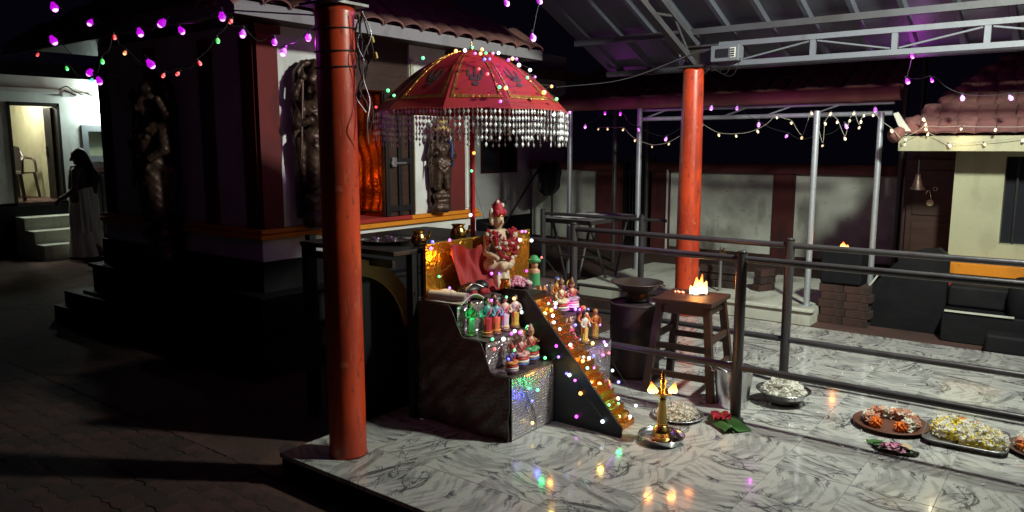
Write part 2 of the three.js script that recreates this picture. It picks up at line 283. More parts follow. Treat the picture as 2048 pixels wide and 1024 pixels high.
// ---------------------------------------------------------------- canopy: pillars, trusses, corrugated sheets, the lamp under the ridge
function pillar(label, a, b, y0, y1, r0, r1) {
  const t = thing('pillar', label, 'pillar', [a, y0, b], 'red canopy pillars');
  obj('shaft', lathe([[0, 0], [r0 + 0.004, 0], [r0 + 0.003, 0.012], [r0, 0.03], [r0 * 0.99, (y1 - y0) * 0.45], [r1, y1 - y0 - 0.04], [r1 + 0.003, y1 - y0 - 0.03], [r1, y1 - y0], [0, y1 - y0]], 40, a, y0, b), M.pillar, t);
  obj('cap_plate', R(a - 0.11, a + 0.11, y1, y1 + 0.012, b - 0.11, b + 0.11), M.steelPaint, t);
  return t;
}
pillar('glossy red round pillar standing on the corner of the marble platform', 0, 0, 0, 2.13, 0.09, 0.089);
pillar('red round pillar beside the wooden stool with the burning camphor', -0.03, 3.95, 0, 2.17, 0.103, 0.089);
const hFar = b => 2.5 + 0.4 * (3.95 - b), hNear = b => 2.5 + 0.53 * b, RIDGE = 1.7;
const canopy = thing('canopy_roof', 'grey corrugated metal canopy roof on steel trusses above the marble floor', 'canopy roof', [0, 2.14, 2]);
{
  const prof = (far) => { // three ribs a metre, standing down from the sheet
    const L0 = far ? [RIDGE, hFar(RIDGE)] : [RIDGE, hNear(RIDGE)], L1 = far ? [4.58, hFar(4.58)] : [-0.3, hNear(-0.3)];
    const xs = []; for (let k = 0; k < 3; k++) { const x = k * 0.333; xs.push([x, 0], [x + 0.125, 0], [x + 0.14, -0.035], [x + 0.175, -0.035], [x + 0.19, 0]); } xs.push([0.999, 0]);
    return slab((u, v) => { const f = u * (xs.length - 1), i = Math.min(xs.length - 2, Math.floor(f)), q = f - i; const x = xs[i][0] + (xs[i + 1][0] - xs[i][0]) * q, d = xs[i][1] + (xs[i + 1][1] - xs[i][1]) * q; return new THREE.Vector3(x, L0[1] + (L1[1] - L0[1]) * v + d, -(L0[0] + (L1[0] - L0[0]) * v)); }, xs.length - 1, 1, new THREE.Vector3(0, 0.004, 0));
  };
  const gf = join(prof(true)), gn = join(prof(false));
  for (const g of [gf, gn]) { g.computeVertexNormals(); }
  for (let i = 0; i < 9; i++) { shared('roof_sheet', gf, M.sheet, canopy, [-1.23 + i, 0, 0]); if (i > 0) shared('roof_sheet', gn, M.sheet, canopy, [-1.23 + i, 0, 0]); }
  for (const b of [4.48, 3.88, 2.95, 2.1]) obj('purlin', bar(P(-1.2, hFar(b) - 0.066, b), P(7.7, hFar(b) - 0.066, b), 0.05, 0.05), M.purlin, canopy);
  for (const b of [-0.2, 0.7, 1.4]) obj('purlin', bar(P(-0.2, hNear(b) - 0.066, b), P(7.7, hNear(b) - 0.066, b), 0.05, 0.05), M.purlin, canopy);
  obj('gable_sheet', extrude([[-0.2, 2.47], [0.05, 2.55], [2.9, 2.62], [2.9, hFar(2.9) - 0.05], [RIDGE, hFar(RIDGE) - 0.05]], 0.004, 0).rotateY(Math.PI / 2).translate(-0.25, 0, 0), M.sheet, canopy);
  obj('ridge_cap', R(-1.25, 7.7, hFar(RIDGE) + 0.01, hFar(RIDGE) + 0.03, RIDGE - 0.12, RIDGE + 0.12), M.sheet, canopy);
  for (const a of [-0.03, 3.6]) {                            // rafter trusses from pillar to ridge
    for (const off of [0.115, 0.3]) { obj('rafter_chord', bar(P(a, hFar(4.0) - off, 4.0), P(a, hFar(RIDGE) - off, RIDGE), 0.05, 0.05), M.purlin, canopy); obj('rafter_chord', bar(P(a, hNear(0) - off, 0), P(a, hNear(RIDGE) - off, RIDGE), 0.05, 0.05), M.purlin, canopy); }
    for (let k = 0; k < 6; k++) { const b = 3.9 - k * 0.38, c = b - 0.38 * (k % 2 ? 0 : 0.95), d = b - 0.38 * (k % 2 ? 0.95 : 0); obj('rafter_web', rod(P(a, hFar(c) - 0.12, c), P(a, hFar(d) - 0.29, d), 0.012), M.purlin, canopy); }
  }
  for (const b of [3.95, 0]) {                               // eave trusses along the pillars
    const lo = 2.19, hi = 2.35, a0 = b ? 0.2 : 0.1;
    obj('truss_chord', bar(P(a0, lo, b), P(7.6, lo, b), 0.045, 0.04), M.truss, canopy); obj('truss_chord', bar(P(a0, hi, b), P(7.6, hi, b), 0.045, 0.04), M.truss, canopy);
    for (let k = 0; k < 12; k++) { const a = 0.38 + k * 0.585; obj('truss_post', bar(P(a, lo + 0.02, b), P(a, hi - 0.02, b), 0.04, 0.036), M.truss, canopy); if (k < 11) obj('truss_brace', k % 2 ? rod(P(a + 0.03, hi - 0.03, b), P(a + 0.555, lo + 0.03, b), 0.008) : rod(P(a + 0.03, lo + 0.03, b), P(a + 0.555, hi - 0.03, b), 0.008), M.truss, canopy); }
    obj('beam', [R(-0.14, 0.2, 2.18, 2.195, b - 0.05, b + 0.05), R(-0.14, 0.2, 2.34, 2.355, b - 0.05, b + 0.05), R(-0.14, 0.2, 2.195, 2.34, b - 0.006, b + 0.006)], M.steelPaint, canopy);
    obj('hanger', [R(-0.15, -0.11, 2.16, 2.4, b - 0.04, b - 0.01)], M.galv, canopy);
  }
  for (let k = 0; k < 5; k++) obj('loose_wire', tube([P(0.1, 2.2, 3.9), P(0.14 + k * 0.05, 2.16 - k * 0.02, 3.88), P(0.1 + k * 0.08, 2.1 + k * 0.03, 3.86)], 0.003, 10, 4), M.rubber, canopy);
}
{
  const t = thing('control_box', 'grey metal box with a dark window fixed to the truss', 'box', [0.29, 2.19, 3.86]);
  obj('case', R(0.17, 0.41, 2.2, 2.33, 3.83, 3.92, 0.006), M.truss, t);
  obj('window', R(0.215, 0.325, 2.23, 2.3, 3.824, 3.83), M.glass, t);
  obj('terminal_strip', R(0.34, 0.385, 2.225, 2.305, 3.822, 3.83), M.white, t);
  for (let k = 0; k < 4; k++) obj('terminal', R(0.346, 0.379, 2.232 + k * 0.018, 2.243 + k * 0.018, 3.818, 3.822), M.blackIron, t);
}
{ // the flood lamp that lights the yard
  const t = local('flood_lamp', 'white flood lamp on a bracket under the canopy ridge', 'lamp', [FLOOD.x, FLOOD.y, -FLOOD.z]);
  t.lookAt(FLOOD.clone().add(FLOOD_DIR));
  obj('housing', new RoundedBoxGeometry(0.34, 0.26, 0.05, 1, 0.01).translate(0, 0, -0.01), M.blackIron, t);
  obj('lens', new THREE.BoxGeometry(0.3, 0.22, 0.008).translate(0, 0, 0.02), glow([1, 1, 0.94], 3, [0.8, 0.8, 0.8]), t);
  obj('fin', [-0.1, -0.05, 0, 0.05, 0.1].map(x => new THREE.BoxGeometry(0.008, 0.2, 0.03).translate(x, 0, -0.05)), M.blackIron, t).userData.kind = 'stuff';
  obj('bracket', [new THREE.BoxGeometry(0.012, 0.03, 0.16).translate(-0.178, 0, -0.06), new THREE.BoxGeometry(0.012, 0.03, 0.16).translate(0.178, 0, -0.06), new THREE.BoxGeometry(0.37, 0.03, 0.012).translate(0, 0, -0.145)], M.galv, t);
}

// ---------------------------------------------------------------- clay tiles, shared by three roofs
function tileGeo(w, l, arch) { // half-round tile, its length down the slope (+z), crown up
  const o = [], i = []; const n = 8;
  for (let k = 0; k <= n; k++) { const t = Math.PI * k / n, x = -Math.cos(t) * w / 2, y = Math.sin(t) * arch; o.push([x, y + 0.012]); i.push([x * 0.97, y]); }
  return metric(clean(extrude([...o, ...i.reverse()], l, 0)), 1);
}
function tileRows(parent, g, mats, at, rows, name = 'roof_tile') { // at(row) -> [list of Matrix4]
  let n = 0; for (let r = 0; r < rows; r++) for (const mtx of at(r)) { const m = new THREE.Mesh(g, mats[Math.floor(rnd() * mats.length)]); m.name = n ? name + '_' + String(n).padStart(3, '0') : name; n++; m.castShadow = m.receiveShadow = true; mtx.decompose(m.position, m.quaternion, m.scale); m.position.sub(origin.get(parent)); parent.add(m); }
}
const place = (a, y, b, yaw, pitch) => new THREE.Matrix4().compose(P(a, y, b), new THREE.Quaternion().setFromEuler(new THREE.Euler(pitch + rr(-0.012, 0.012), yaw + rr(-0.015, 0.015), rr(-0.01, 0.01), 'YXZ')), new THREE.Vector3(1, 1, 1));

// ---------------------------------------------------------------- temple
const temple = thing('temple', 'small temple with red pilasters, carved figures and a glowing orange doorway', 'temple', [-3.2, -0.13, 2.07]);
{
  const o = (n, g, m, p = temple) => obj(n, g, m, p);
  o('plinth', [R(-4.9, -1.66, -0.13, 0.02, 0.6, 3.6), R(-4.85, -1.74, 0.02, 0.15, 0.68, 3.5), R(-4.5, -1.86, 0.17, 0.4, 0.8, 3.4)], M.blackPaint);
  o('plinth_moulding', [R(-4.6, -1.8, 0.15, 0.175, 0.74, 3.46, 0.008)], M.blackPaint);
  o('plinth_moulding', [R(-4.52, -1.83, 0.4, 0.435, 0.77, 3.43, 0.01)], M.blackPaint);
  o('plinth_upper', R(-4.44, -1.94, 0.435, 0.66, 0.88, 3.35, 0.006), M.blackPaint);
  o('base_band', R(-4.4, -1.975, 0.66, 0.825, 0.91, 3.32), M.white);
  o('yellow_ledge', R(-4.43, -1.93, 0.825, 0.862, 0.87, 3.36, 0.006), M.yellow);
  o('yellow_ledge', R(-4.42, -1.95, 0.866, 0.9, 0.89, 3.34, 0.006), M.yellow);
  o('wall', [R(-4.38, -2.0, 0.9, 2.42, 0.94, 1.76), R(-4.38, -2.0, 0.9, 2.42, 2.47, 3.3), R(-4.38, -3.3, 0.9, 2.42, 1.76, 2.47)], M.white);
  o('lintel_panel', R(-4.38, -2.02, 1.98, 2.42, 1.76, 2.47), M.wood);
  for (const [b0, b1] of [[0.925, 1.1], [2.95, 3.16]]) o('pilaster', R(-2.02, -1.965, 0.9, 2.3, b0, b1, 0.004), M.maroon);
  for (const [b0, b1] of [[0.925, 1.1], [2.95, 3.16]]) o('pilaster_cap', R(-2.02, -1.945, 2.3, 2.36, b0 - 0.02, b1 + 0.02, 0.004), M.maroon);
  for (const a of [-2.17, -2.72, -3.55, -4.38]) o('side_pilaster', R(a, a + 0.165, 0.9, 2.3, 0.915, 0.945, 0.004), M.maroon);
  for (const b of [2.475, 2.9]) o('panel_moulding', R(-2.0, -1.985, 0.92, 2.25, b, b + 0.035), M.cream);
  for (const b of [3.2, 3.265]) o('corner_moulding', R(-2.0, -1.985, 0.92, 2.3, b, b + 0.03), M.white);
  o('conduit', rod(P(-1.975, 0.9, 3.245), P(-1.975, 2.3, 3.245), 0.008), M.rubber);
  // doorway
  const frame = o('door_frame', [R(-2.03, -1.96, 0.9, 2.0, 1.74, 1.8), R(-2.03, -1.96, 0.9, 2.0, 2.42, 2.475), R(-2.03, -1.96, 1.96, 2.03, 1.74, 2.475)], M.wood);
  o('door_sill', R(-2.3, -1.94, 0.87, 0.905, 1.8, 2.42, 0.006), M.redPaint);
  const leaf = o('door_leaf', R(-1.985, -1.95, 0.91, 1.95, 2.1, 2.42), M.wood);
  for (const b of [2.105, 2.25, 2.385]) obj('door_stile', R(-1.95, -1.925, 0.915, 1.945, b, b + 0.04, 0.004), M.blackIron, leaf);
  for (const y of [0.95, 1.35, 1.88]) obj('door_rail', R(-1.952, -1.93, y, y + 0.05, 2.145, 2.385), M.blackIron, leaf);
  obj('latch', [rod(P(-1.92, 1.36, 2.15), P(-1.92, 1.36, 2.33), 0.012), R(-1.93, -1.905, 1.33, 1.41, 2.16, 2.21, 0.005)], M.steelDull, leaf);
  // sanctum behind it
  o('inner_floor', R(-3.3, -2.3, 0.86, 0.9, 1.76, 2.47), M.redPaint);
  const curtain = o('foil_curtain', slab((u, v) => P(-2.75 + 0.035 * Math.sin(u * 26 + 0.8 * Math.sin(v * 7)) + 0.025 * Math.sin(u * 11 + v * 9), 0.92 + v * 1.04, 1.78 + u * 0.66), 60, 16, new THREE.Vector3(-0.004, 0, 0)), M.copperFoil);
  o('foil_lining', slab((u, v) => P(-2.08 - u * 0.66, 0.92 + v * 1.04, 2.43 - 0.02 * Math.abs(Math.sin(u * 19 + 1.2 * Math.sin(v * 6))) - 0.012 * Math.sin(v * 17 + u * 5)), 50, 30, new THREE.Vector3(0, 0, -0.003)), M.copperFoil);
  for (const y of [1.16, 1.44, 1.7]) obj('curtain_band', slab((u, v) => P(-2.72 + 0.035 * Math.sin(u * 26) + 0.025 * Math.sin(u * 11 + 9 * (y - 0.92)), y + v * 0.02, 1.78 + u * 0.66), 60, 1, new THREE.Vector3(-0.004, 0, 0)), M.copperFoil, curtain);
  // eaves
  o('fascia', R(-1.42, -1.4, 2.3, 2.385, 0.4, 3.62), M.fascia);
  o('fascia', R(-5.0, -1.42, 2.3, 2.385, 0.4, 0.42), M.fascia);
  o('fascia', R(-5.0, -1.42, 2.3, 2.385, 3.6, 3.62), M.fascia);
  o('soffit', R(-5.0, -1.42, 2.37, 2.39, 0.42, 3.6), M.wood);
  const A = [P(-1.41, 2.4, 0.41), P(-1.41, 2.4, 3.61), P(-5.0, 2.4, 3.61), P(-5.0, 2.4, 0.41), P(-3.2, 3.55, 2.01)];
  const rg = new THREE.BufferGeometry(); const tri = [0, 1, 4, 1, 2, 4, 2, 3, 4, 3, 0, 4]; rg.setAttribute('position', new THREE.Float32BufferAttribute(tri.flatMap(i => A[i].toArray()), 3)); rg.computeVertexNormals();
  o('roof_underlay', rg, M.clay[0]);
  const tg = tileGeo(0.2, 0.34, 0.05), pitch = Math.atan2(1.15, 1.79);
  tileRows(temple, tg, M.clay, r => { const out = [], s0 = r * 0.27, a = -1.67 - s0 * Math.cos(pitch), y = 2.4 + (0.28 + s0) * Math.sin(pitch) * 0.86 + 0.02, cut = s0 * Math.cos(pitch) * 0.9; for (let b = 0.5 + cut; b < 3.6 - cut; b += 0.2) out.push(place(a, y, b, Math.PI / 2, pitch)); return out; }, 5);
  tileRows(temple, tg, M.clay, r => { const out = [], s0 = r * 0.27, b = 0.67 + s0 * 0.8, y = 2.4 + (0.28 + s0) * 0.52, cut = s0 * 0.8; for (let a = -1.5 - cut; a > -4.9 + cut; a -= 0.2) out.push(place(a, y, b, 0, 0.62)); return out; }, 2, 'side_roof_tile');
}
{ const t = thing('sanctum_lamp', 'small oil lamp burning inside the orange temple doorway', 'oil lamp', [-2.45, 0.9, 1.95]);
  obj('bowl', lathe([[0, 0], [0.05, 0], [0.02, 0.02], [0.015, 0.1], [0.05, 0.13], [0.052, 0.14], [0, 0.135]], 20, -2.45, 0.9, 1.95), M.brass, t);
  obj('flame', lathe([[0, 0], [0.011, 0.012], [0.008, 0.03], [0, 0.05]], 10, -2.42, 1.035, 1.95), M.flame, t, true);
  lightAt(0xff7a30, 0.09, [-2.42, 1.2, 1.9], 0.04); }

// ---------------------------------------------------------------- carved figures on the temple walls (modelled facing +z, feet at 0)
function carvedGuardian() {
  const q = [], c = (x, y, z, X, Y, Z, r, s = r, k = 1) => q.push([x, y, z, X, Y, Z, r, s, k]);
  c(-0.07, 0, 0, 0.07, 0, 0, 0.075); c(-0.05, 0.1, 0, 0.06, 0.1, 0.01, 0.06); c(-0.09, 0.17, 0.02, 0.09, 0.17, 0.02, 0.055); c(-0.03, 0.23, 0, 0.03, 0.23, 0, 0.05);   // stacked lotus bracket
  c(-0.07, 0.3, 0.03, -0.055, 0.56, 0.03, 0.055, 0.075); c(0.075, 0.3, 0.04, 0.05, 0.56, 0.03, 0.055, 0.078);                              // legs
  c(-0.13, 0.33, -0.02, -0.14, 0.62, -0.02, 0.035, 0.05); c(0.13, 0.33, -0.02, 0.14, 0.62, -0.02, 0.035, 0.05);                             // cloth at the sides
  c(-0.06, 0.66, 0.02, 0.06, 0.66, 0.02, 0.085); c(0, 0.6, 0.09, 0.02, 0.42, 0.09, 0.03, 0.014); c(-0.08, 0.6, 0.08, -0.02, 0.52, 0.1, 0.03, 0.02); c(0.08, 0.6, 0.08, 0.02, 0.52, 0.1, 0.03, 0.02);
  c(0, 0.74, 0.03, 0, 0.83, 0.03, 0.075, 0.09); c(-0.08, 0.89, 0.02, 0.08, 0.89, 0.02, 0.065);                                             // belly, chest
  c(-0.14, 0.9, 0, -0.2, 0.76, 0.03, 0.045, 0.035); c(-0.2, 0.76, 0.03, -0.12, 0.8, 0.1, 0.035, 0.03); c(0.14, 0.9, 0, 0.2, 0.76, 0.03, 0.045, 0.035); c(0.2, 0.76, 0.03, 0.13, 0.7, 0.1, 0.034, 0.028);
  c(-0.13, 0.92, -0.02, -0.19, 1.0, 0, 0.035, 0.03); c(-0.19, 1.0, 0, -0.16, 1.1, 0.04, 0.03, 0.024); c(0.13, 0.92, -0.02, 0.19, 1.0, 0, 0.035, 0.03); c(0.19, 1.0, 0, 0.16, 1.1, 0.04, 0.03, 0.024);
  c(0, 0.96, 0.02, 0, 1.0, 0.03, 0.04); c(0, 1.05, 0.045, 0, 1.07, 0.045, 0.062); c(0, 1.05, 0.11, 0, 1.035, 0.112, 0.014, 0.012);              // neck, head, nose
  c(-0.068, 1.05, 0.02, -0.07, 1.02, 0.02, 0.016); c(0.068, 1.05, 0.02, 0.07, 1.02, 0.02, 0.016);
  c(-0.05, 1.12, 0.03, 0.05, 1.12, 0.03, 0.036); c(0, 1.17, 0.02, 0, 1.17, 0.02, 0.06); c(0, 1.23, 0.01, 0, 1.27, 0.01, 0.04, 0.016);           // crown
  for (let k = 0; k < 11; k++) { const t = Math.PI * (k / 10) , t2 = Math.PI * ((k + 1) / 10); if (k < 10) c(Math.cos(t) * 0.15, 1.1 + Math.sin(t) * 0.16, -0.03, Math.cos(t2) * 0.15, 1.1 + Math.sin(t2) * 0.16, -0.03, 0.02); }
  for (let k = 0; k < 7; k++) { const t = Math.PI * k / 6; c(Math.cos(t) * 0.085, 0.9 - Math.sin(t) * 0.1, 0.085, Math.cos(t) * 0.08, 0.895 - Math.sin(t) * 0.1, 0.09, 0.014); }   // necklace
  for (let k = 0; k < 7; k++) c(-0.09 + k * 0.03, 0.645 - 0.02 * Math.sin(k / 6 * Math.PI), 0.105, -0.09 + k * 0.03, 0.63 - 0.03 * Math.sin(k / 6 * Math.PI), 0.108, 0.013);
  return sdf(q, new THREE.Vector3(-0.27, -0.09, -0.12), new THREE.Vector3(0.27, 1.31, 0.16), 0.0118, 0.018, 0.0035);
}
{
  const g = carvedGuardian();
  const add = (label, [a, y, b], turn, s, mat) => {
    const t = local('carved_guardian', label, 'statue', [a, y, b], 'carved figures on the temple walls', turn); t.scale.setScalar(s);
    obj('figure', g.clone(), mat, t);
    obj('back_slab', extrude([[-0.14, 0.02], [0.14, 0.02], [0.16, 0.9], [0.13, 1.18], [0.05, 1.27], [-0.05, 1.27], [-0.13, 1.18], [-0.16, 0.9]], 0.03, 0.004).translate(0, 0, -0.1), M.bronze, t);
    obj('ornament', [rod(new THREE.Vector3(-0.2, 0.5, 0.06), new THREE.Vector3(-0.15, 1.12, 0.05), 0.012), lathe([[0, 0], [0.03, 0.01], [0.035, 0.04], [0.012, 0.07], [0, 0.1]], 10, -0.15, 1.1, -0.05)], mat, t);
    return t;
  };
  add('tall bronze-brown carved guardian partly behind the glossy red pillar', [-1.85, 0.95, 1.33], Math.PI / 2, 0.93, M.bronze);
  add('black carved guardian silhouette on the unlit side wall of the temple', [-3.15, 0.62, 0.76], 0, 1.13, M.bronze);
  // a smaller one with a painted crown, on the pale panel
  const t = add('smaller carved figure with painted crown on the pale panel below the umbrella', [-1.88, 0.95, 2.73], Math.PI / 2 - 0.35, 0.62, M.bronze);
  obj('painted_crown', [ball(0.085, 0, 1.16, 0.03, 1, 0.75, 0.9, 14), lathe([[0, 0], [0.07, 0], [0.05, 0.06], [0.02, 0.12], [0, 0.14]], 14, 0, 1.2, -0.02), ball(0.03, -0.09, 1.12, 0.05), ball(0.03, 0.09, 1.12, 0.05)], std([0.5, 0.33, 0.1], 0.5), t);
  obj('blue_sash', tube([new THREE.Vector3(0.1, 1.0, 0.05), new THREE.Vector3(0.15, 0.9, 0.06), new THREE.Vector3(0.13, 0.75, 0.08), new THREE.Vector3(0.16, 0.62, 0.03)], 0.032, 16, 8), std([0.02, 0.03, 0.1], 0.6), t);
}

// ---------------------------------------------------------------- house with the lit doorway, gate and visitor
const house = thing('lit_house', 'white house with a bright open doorway, wall tube light and dark steps', 'house', [-11.5, -0.13, 2]);
{
  const o = (n, g, m, p = house) => obj(n, g, m, p);
  o('base', R(-13.2, -9.96, -0.13, 0.62, -2, 3.05), M.blackPaint);
  o('wall', [R(-10.15, -10, 0.62, 2.62, -2, 2.17), R(-10.15, -10, 2.12, 2.62, 2.17, 2.83), R(-10.15, -10, 0.62, 2.62, 2.83, 3.16), R(-10.15, -10, 1.84, 2.62, 3.16, 4.6), R(-10.15, -10, 1.16, 1.26, 3.16, 4.6)], M.white);
  o('window_frame', [R(-10.12, -9.97, 1.26, 1.84, 3.16, 3.25), R(-10.12, -9.97, 1.26, 1.36, 3.25, 4.2), R(-10.12, -9.97, 1.74, 1.84, 3.25, 4.2)], M.galv);
  o('window_shelf', R(-10.4, -10.12, 1.2, 1.9, 3.1, 4.4), M.cream);
  o('dark_band', R(-10.13, -9.98, 1.02, 1.16, 3.16, 4.6), M.pierPaint);
  const room = o('room_wall', [R(-13.2, -13.1, 0.62, 2.6, 0.5, 3.6), R(-13.1, -10.15, 0.62, 2.6, 0.4, 0.5), R(-13.1, -10.15, 0.62, 2.6, 3.0, 3.08)], M.cream);
  o('room_floor', R(-13.1, -10.0, 0.62, 0.66, 0.5, 3.0), M.earth);
  o('room_ceiling', R(-13.2, -10.15, 2.6, 2.68, 0.4, 3.08), M.white);
  o('door_frame', [R(-10.16, -9.985, 0.66, 2.15, 2.14, 2.18), R(-10.16, -9.985, 0.66, 2.15, 2.82, 2.86), R(-10.16, -9.985, 2.11, 2.16, 2.14, 2.86)], M.blackIron);
  const dl = o('door_leaf', R(-10.42, -10.16, 0.68, 2.1, 2.79, 2.82), M.blackIron); obj('handle', rod(P(-10.38, 1.35, 2.78), P(-10.38, 1.5, 2.78), 0.012), M.steelDull, dl);
  o('eave', R(-10.2, -9.4, 2.62, 2.7, -2, 4.6), M.clay[0]);
  o('eave_board', R(-9.42, -9.38, 2.5, 2.66, -2, 4.6), M.wood);
  [[-9.96, -9.62, 0.46], [-9.62, -9.3, 0.28], [-9.3, -9.0, 0.1]].forEach(([x0, x1, y]) => o('step', R(x0, x1, -0.13, y, 2.1, 2.9, 0.01), M.concrete));
  const tl = o('wall_tube_light', R(-9.98, -9.93, 2.26, 2.33, 2.9, 3.4), M.white);
  obj('tube', rod(P(-9.9, 2.27, 3.1), P(-9.9, 2.27, 3.75), 0.018), glow([0.85, 1, 0.97], 4, [0.9, 0.9, 0.9]), tl);
  obj('bracket', [rod(P(-9.98, 2.36, 2.95), P(-9.8, 2.28, 3.05), 0.012), rod(P(-9.98, 2.34, 3.25), P(-9.82, 2.29, 3.3), 0.012)], M.blackIron, tl);
  o('unlit_tube_light', [R(-9.985, -9.94, 2.3, 2.37, 1.9, 2.86, 0.01)], M.white);
  o('cable', tube([P(-9.93, 2.37, 2.86), P(-9.9, 2.42, 2.95), P(-9.9, 2.36, 3.05), P(-9.93, 2.3, 3.2)], 0.01, 16, 5), M.rubber);
  lightAt(0xe6fff6, 4.5, [-9.8, 2.2, 3.5], 0.12);
  const il = o('ceiling_lamp', ball(0.06, -11.2, 2.5, -2.5, 1, 1, 1, 14), glow([1, 0.93, 0.72], 5)); void il;
  lightAt(0xfff8e4, 7, [-11.2, 2.4, 2.5], 0.08);
}
function plasticChair(label, at, turn) {
  const t = local('plastic_chair', label, 'chair', at, 'plastic chairs inside the lit doorway', turn), m = std([0.06, 0.04, 0.035], 0.4);
  obj('seat', slab((u, v) => new THREE.Vector3(-0.22 + u * 0.44, 0.42 - 0.02 * Math.sin(u * 3.14) * Math.sin(v * 3.14), -0.2 + v * 0.42), 8, 8, 0.02), m, t);
  obj('backrest', slab((u, v) => new THREE.Vector3(-0.22 + u * 0.44, 0.46 + v * (0.36 + 0.06 * Math.sin(u * 3.14)), -0.2 - 0.1 * v + 0.03 * Math.cos(u * 6.28)), 10, 6, new THREE.Vector3(0, 0, -0.02)), m, t);
  for (const s of [-1, 1]) { obj('arm', tube([new THREE.Vector3(s * 0.23, 0.75, -0.26), new THREE.Vector3(s * 0.26, 0.66, -0.05), new THREE.Vector3(s * 0.25, 0.62, 0.15), new THREE.Vector3(s * 0.24, 0.42, 0.2)], 0.022, 14, 6), m, t);
    for (const z of [-0.2, 0.2]) obj('leg', rod(new THREE.Vector3(s * 0.24, 0, z * 1.15), new THREE.Vector3(s * 0.2, 0.42, z), 0.02, 0.026), m, t); }
}
plasticChair('dark plastic armchair just inside the lit doorway beside its frame', [-10.55, 0.665, 2.22], 1.2);
plasticChair('dark plastic armchair deeper inside the lit room', [-11.3, 0.665, 2.62], 1.9);
{
  const t = thing('iron_gate', 'closed iron grille gate beside the lit house', 'gate', [-9.9, -0.13, 3.7]);
  obj('gate_frame', [R(-9.92, -9.88, -0.05, 1.1, 3.22, 3.26), R(-9.92, -9.88, -0.05, 1.1, 4.2, 4.24), R(-9.92, -9.88, 1.06, 1.1, 3.26, 4.2), R(-9.92, -9.88, -0.05, -0.01, 3.26, 4.2), R(-9.92, -9.88, 0.4, 0.43, 3.26, 4.2)], M.blackIron, t);
  obj('foot', [R(-9.92, -9.88, -0.13, -0.05, 3.22, 3.26), R(-9.92, -9.88, -0.13, -0.05, 4.2, 4.24)], M.blackIron, t);
  for (let k = 0; k < 9; k++) obj('bar', rod(P(-9.9, 0, 3.36 + k * 0.1), P(-9.9, 1.06, 3.36 + k * 0.1), 0.012), M.blackIron, t);
  for (let k = 0; k < 8; k++) obj('ring', new THREE.TorusGeometry(0.04, 0.007, 6, 14).rotateY(Math.PI / 2).translate(-9.9, k % 2 ? 0.75 : 0.3, -(3.41 + k * 0.1)), M.blackIron, t);
  obj('latch', R(-9.88, -9.84, 0.52, 0.6, 3.4, 3.6, 0.01), M.blackIron, t);
}
struct('gate_yard_wall', R(-12, -11.9, -0.13, 1.5, 3.1, 6), M.white);
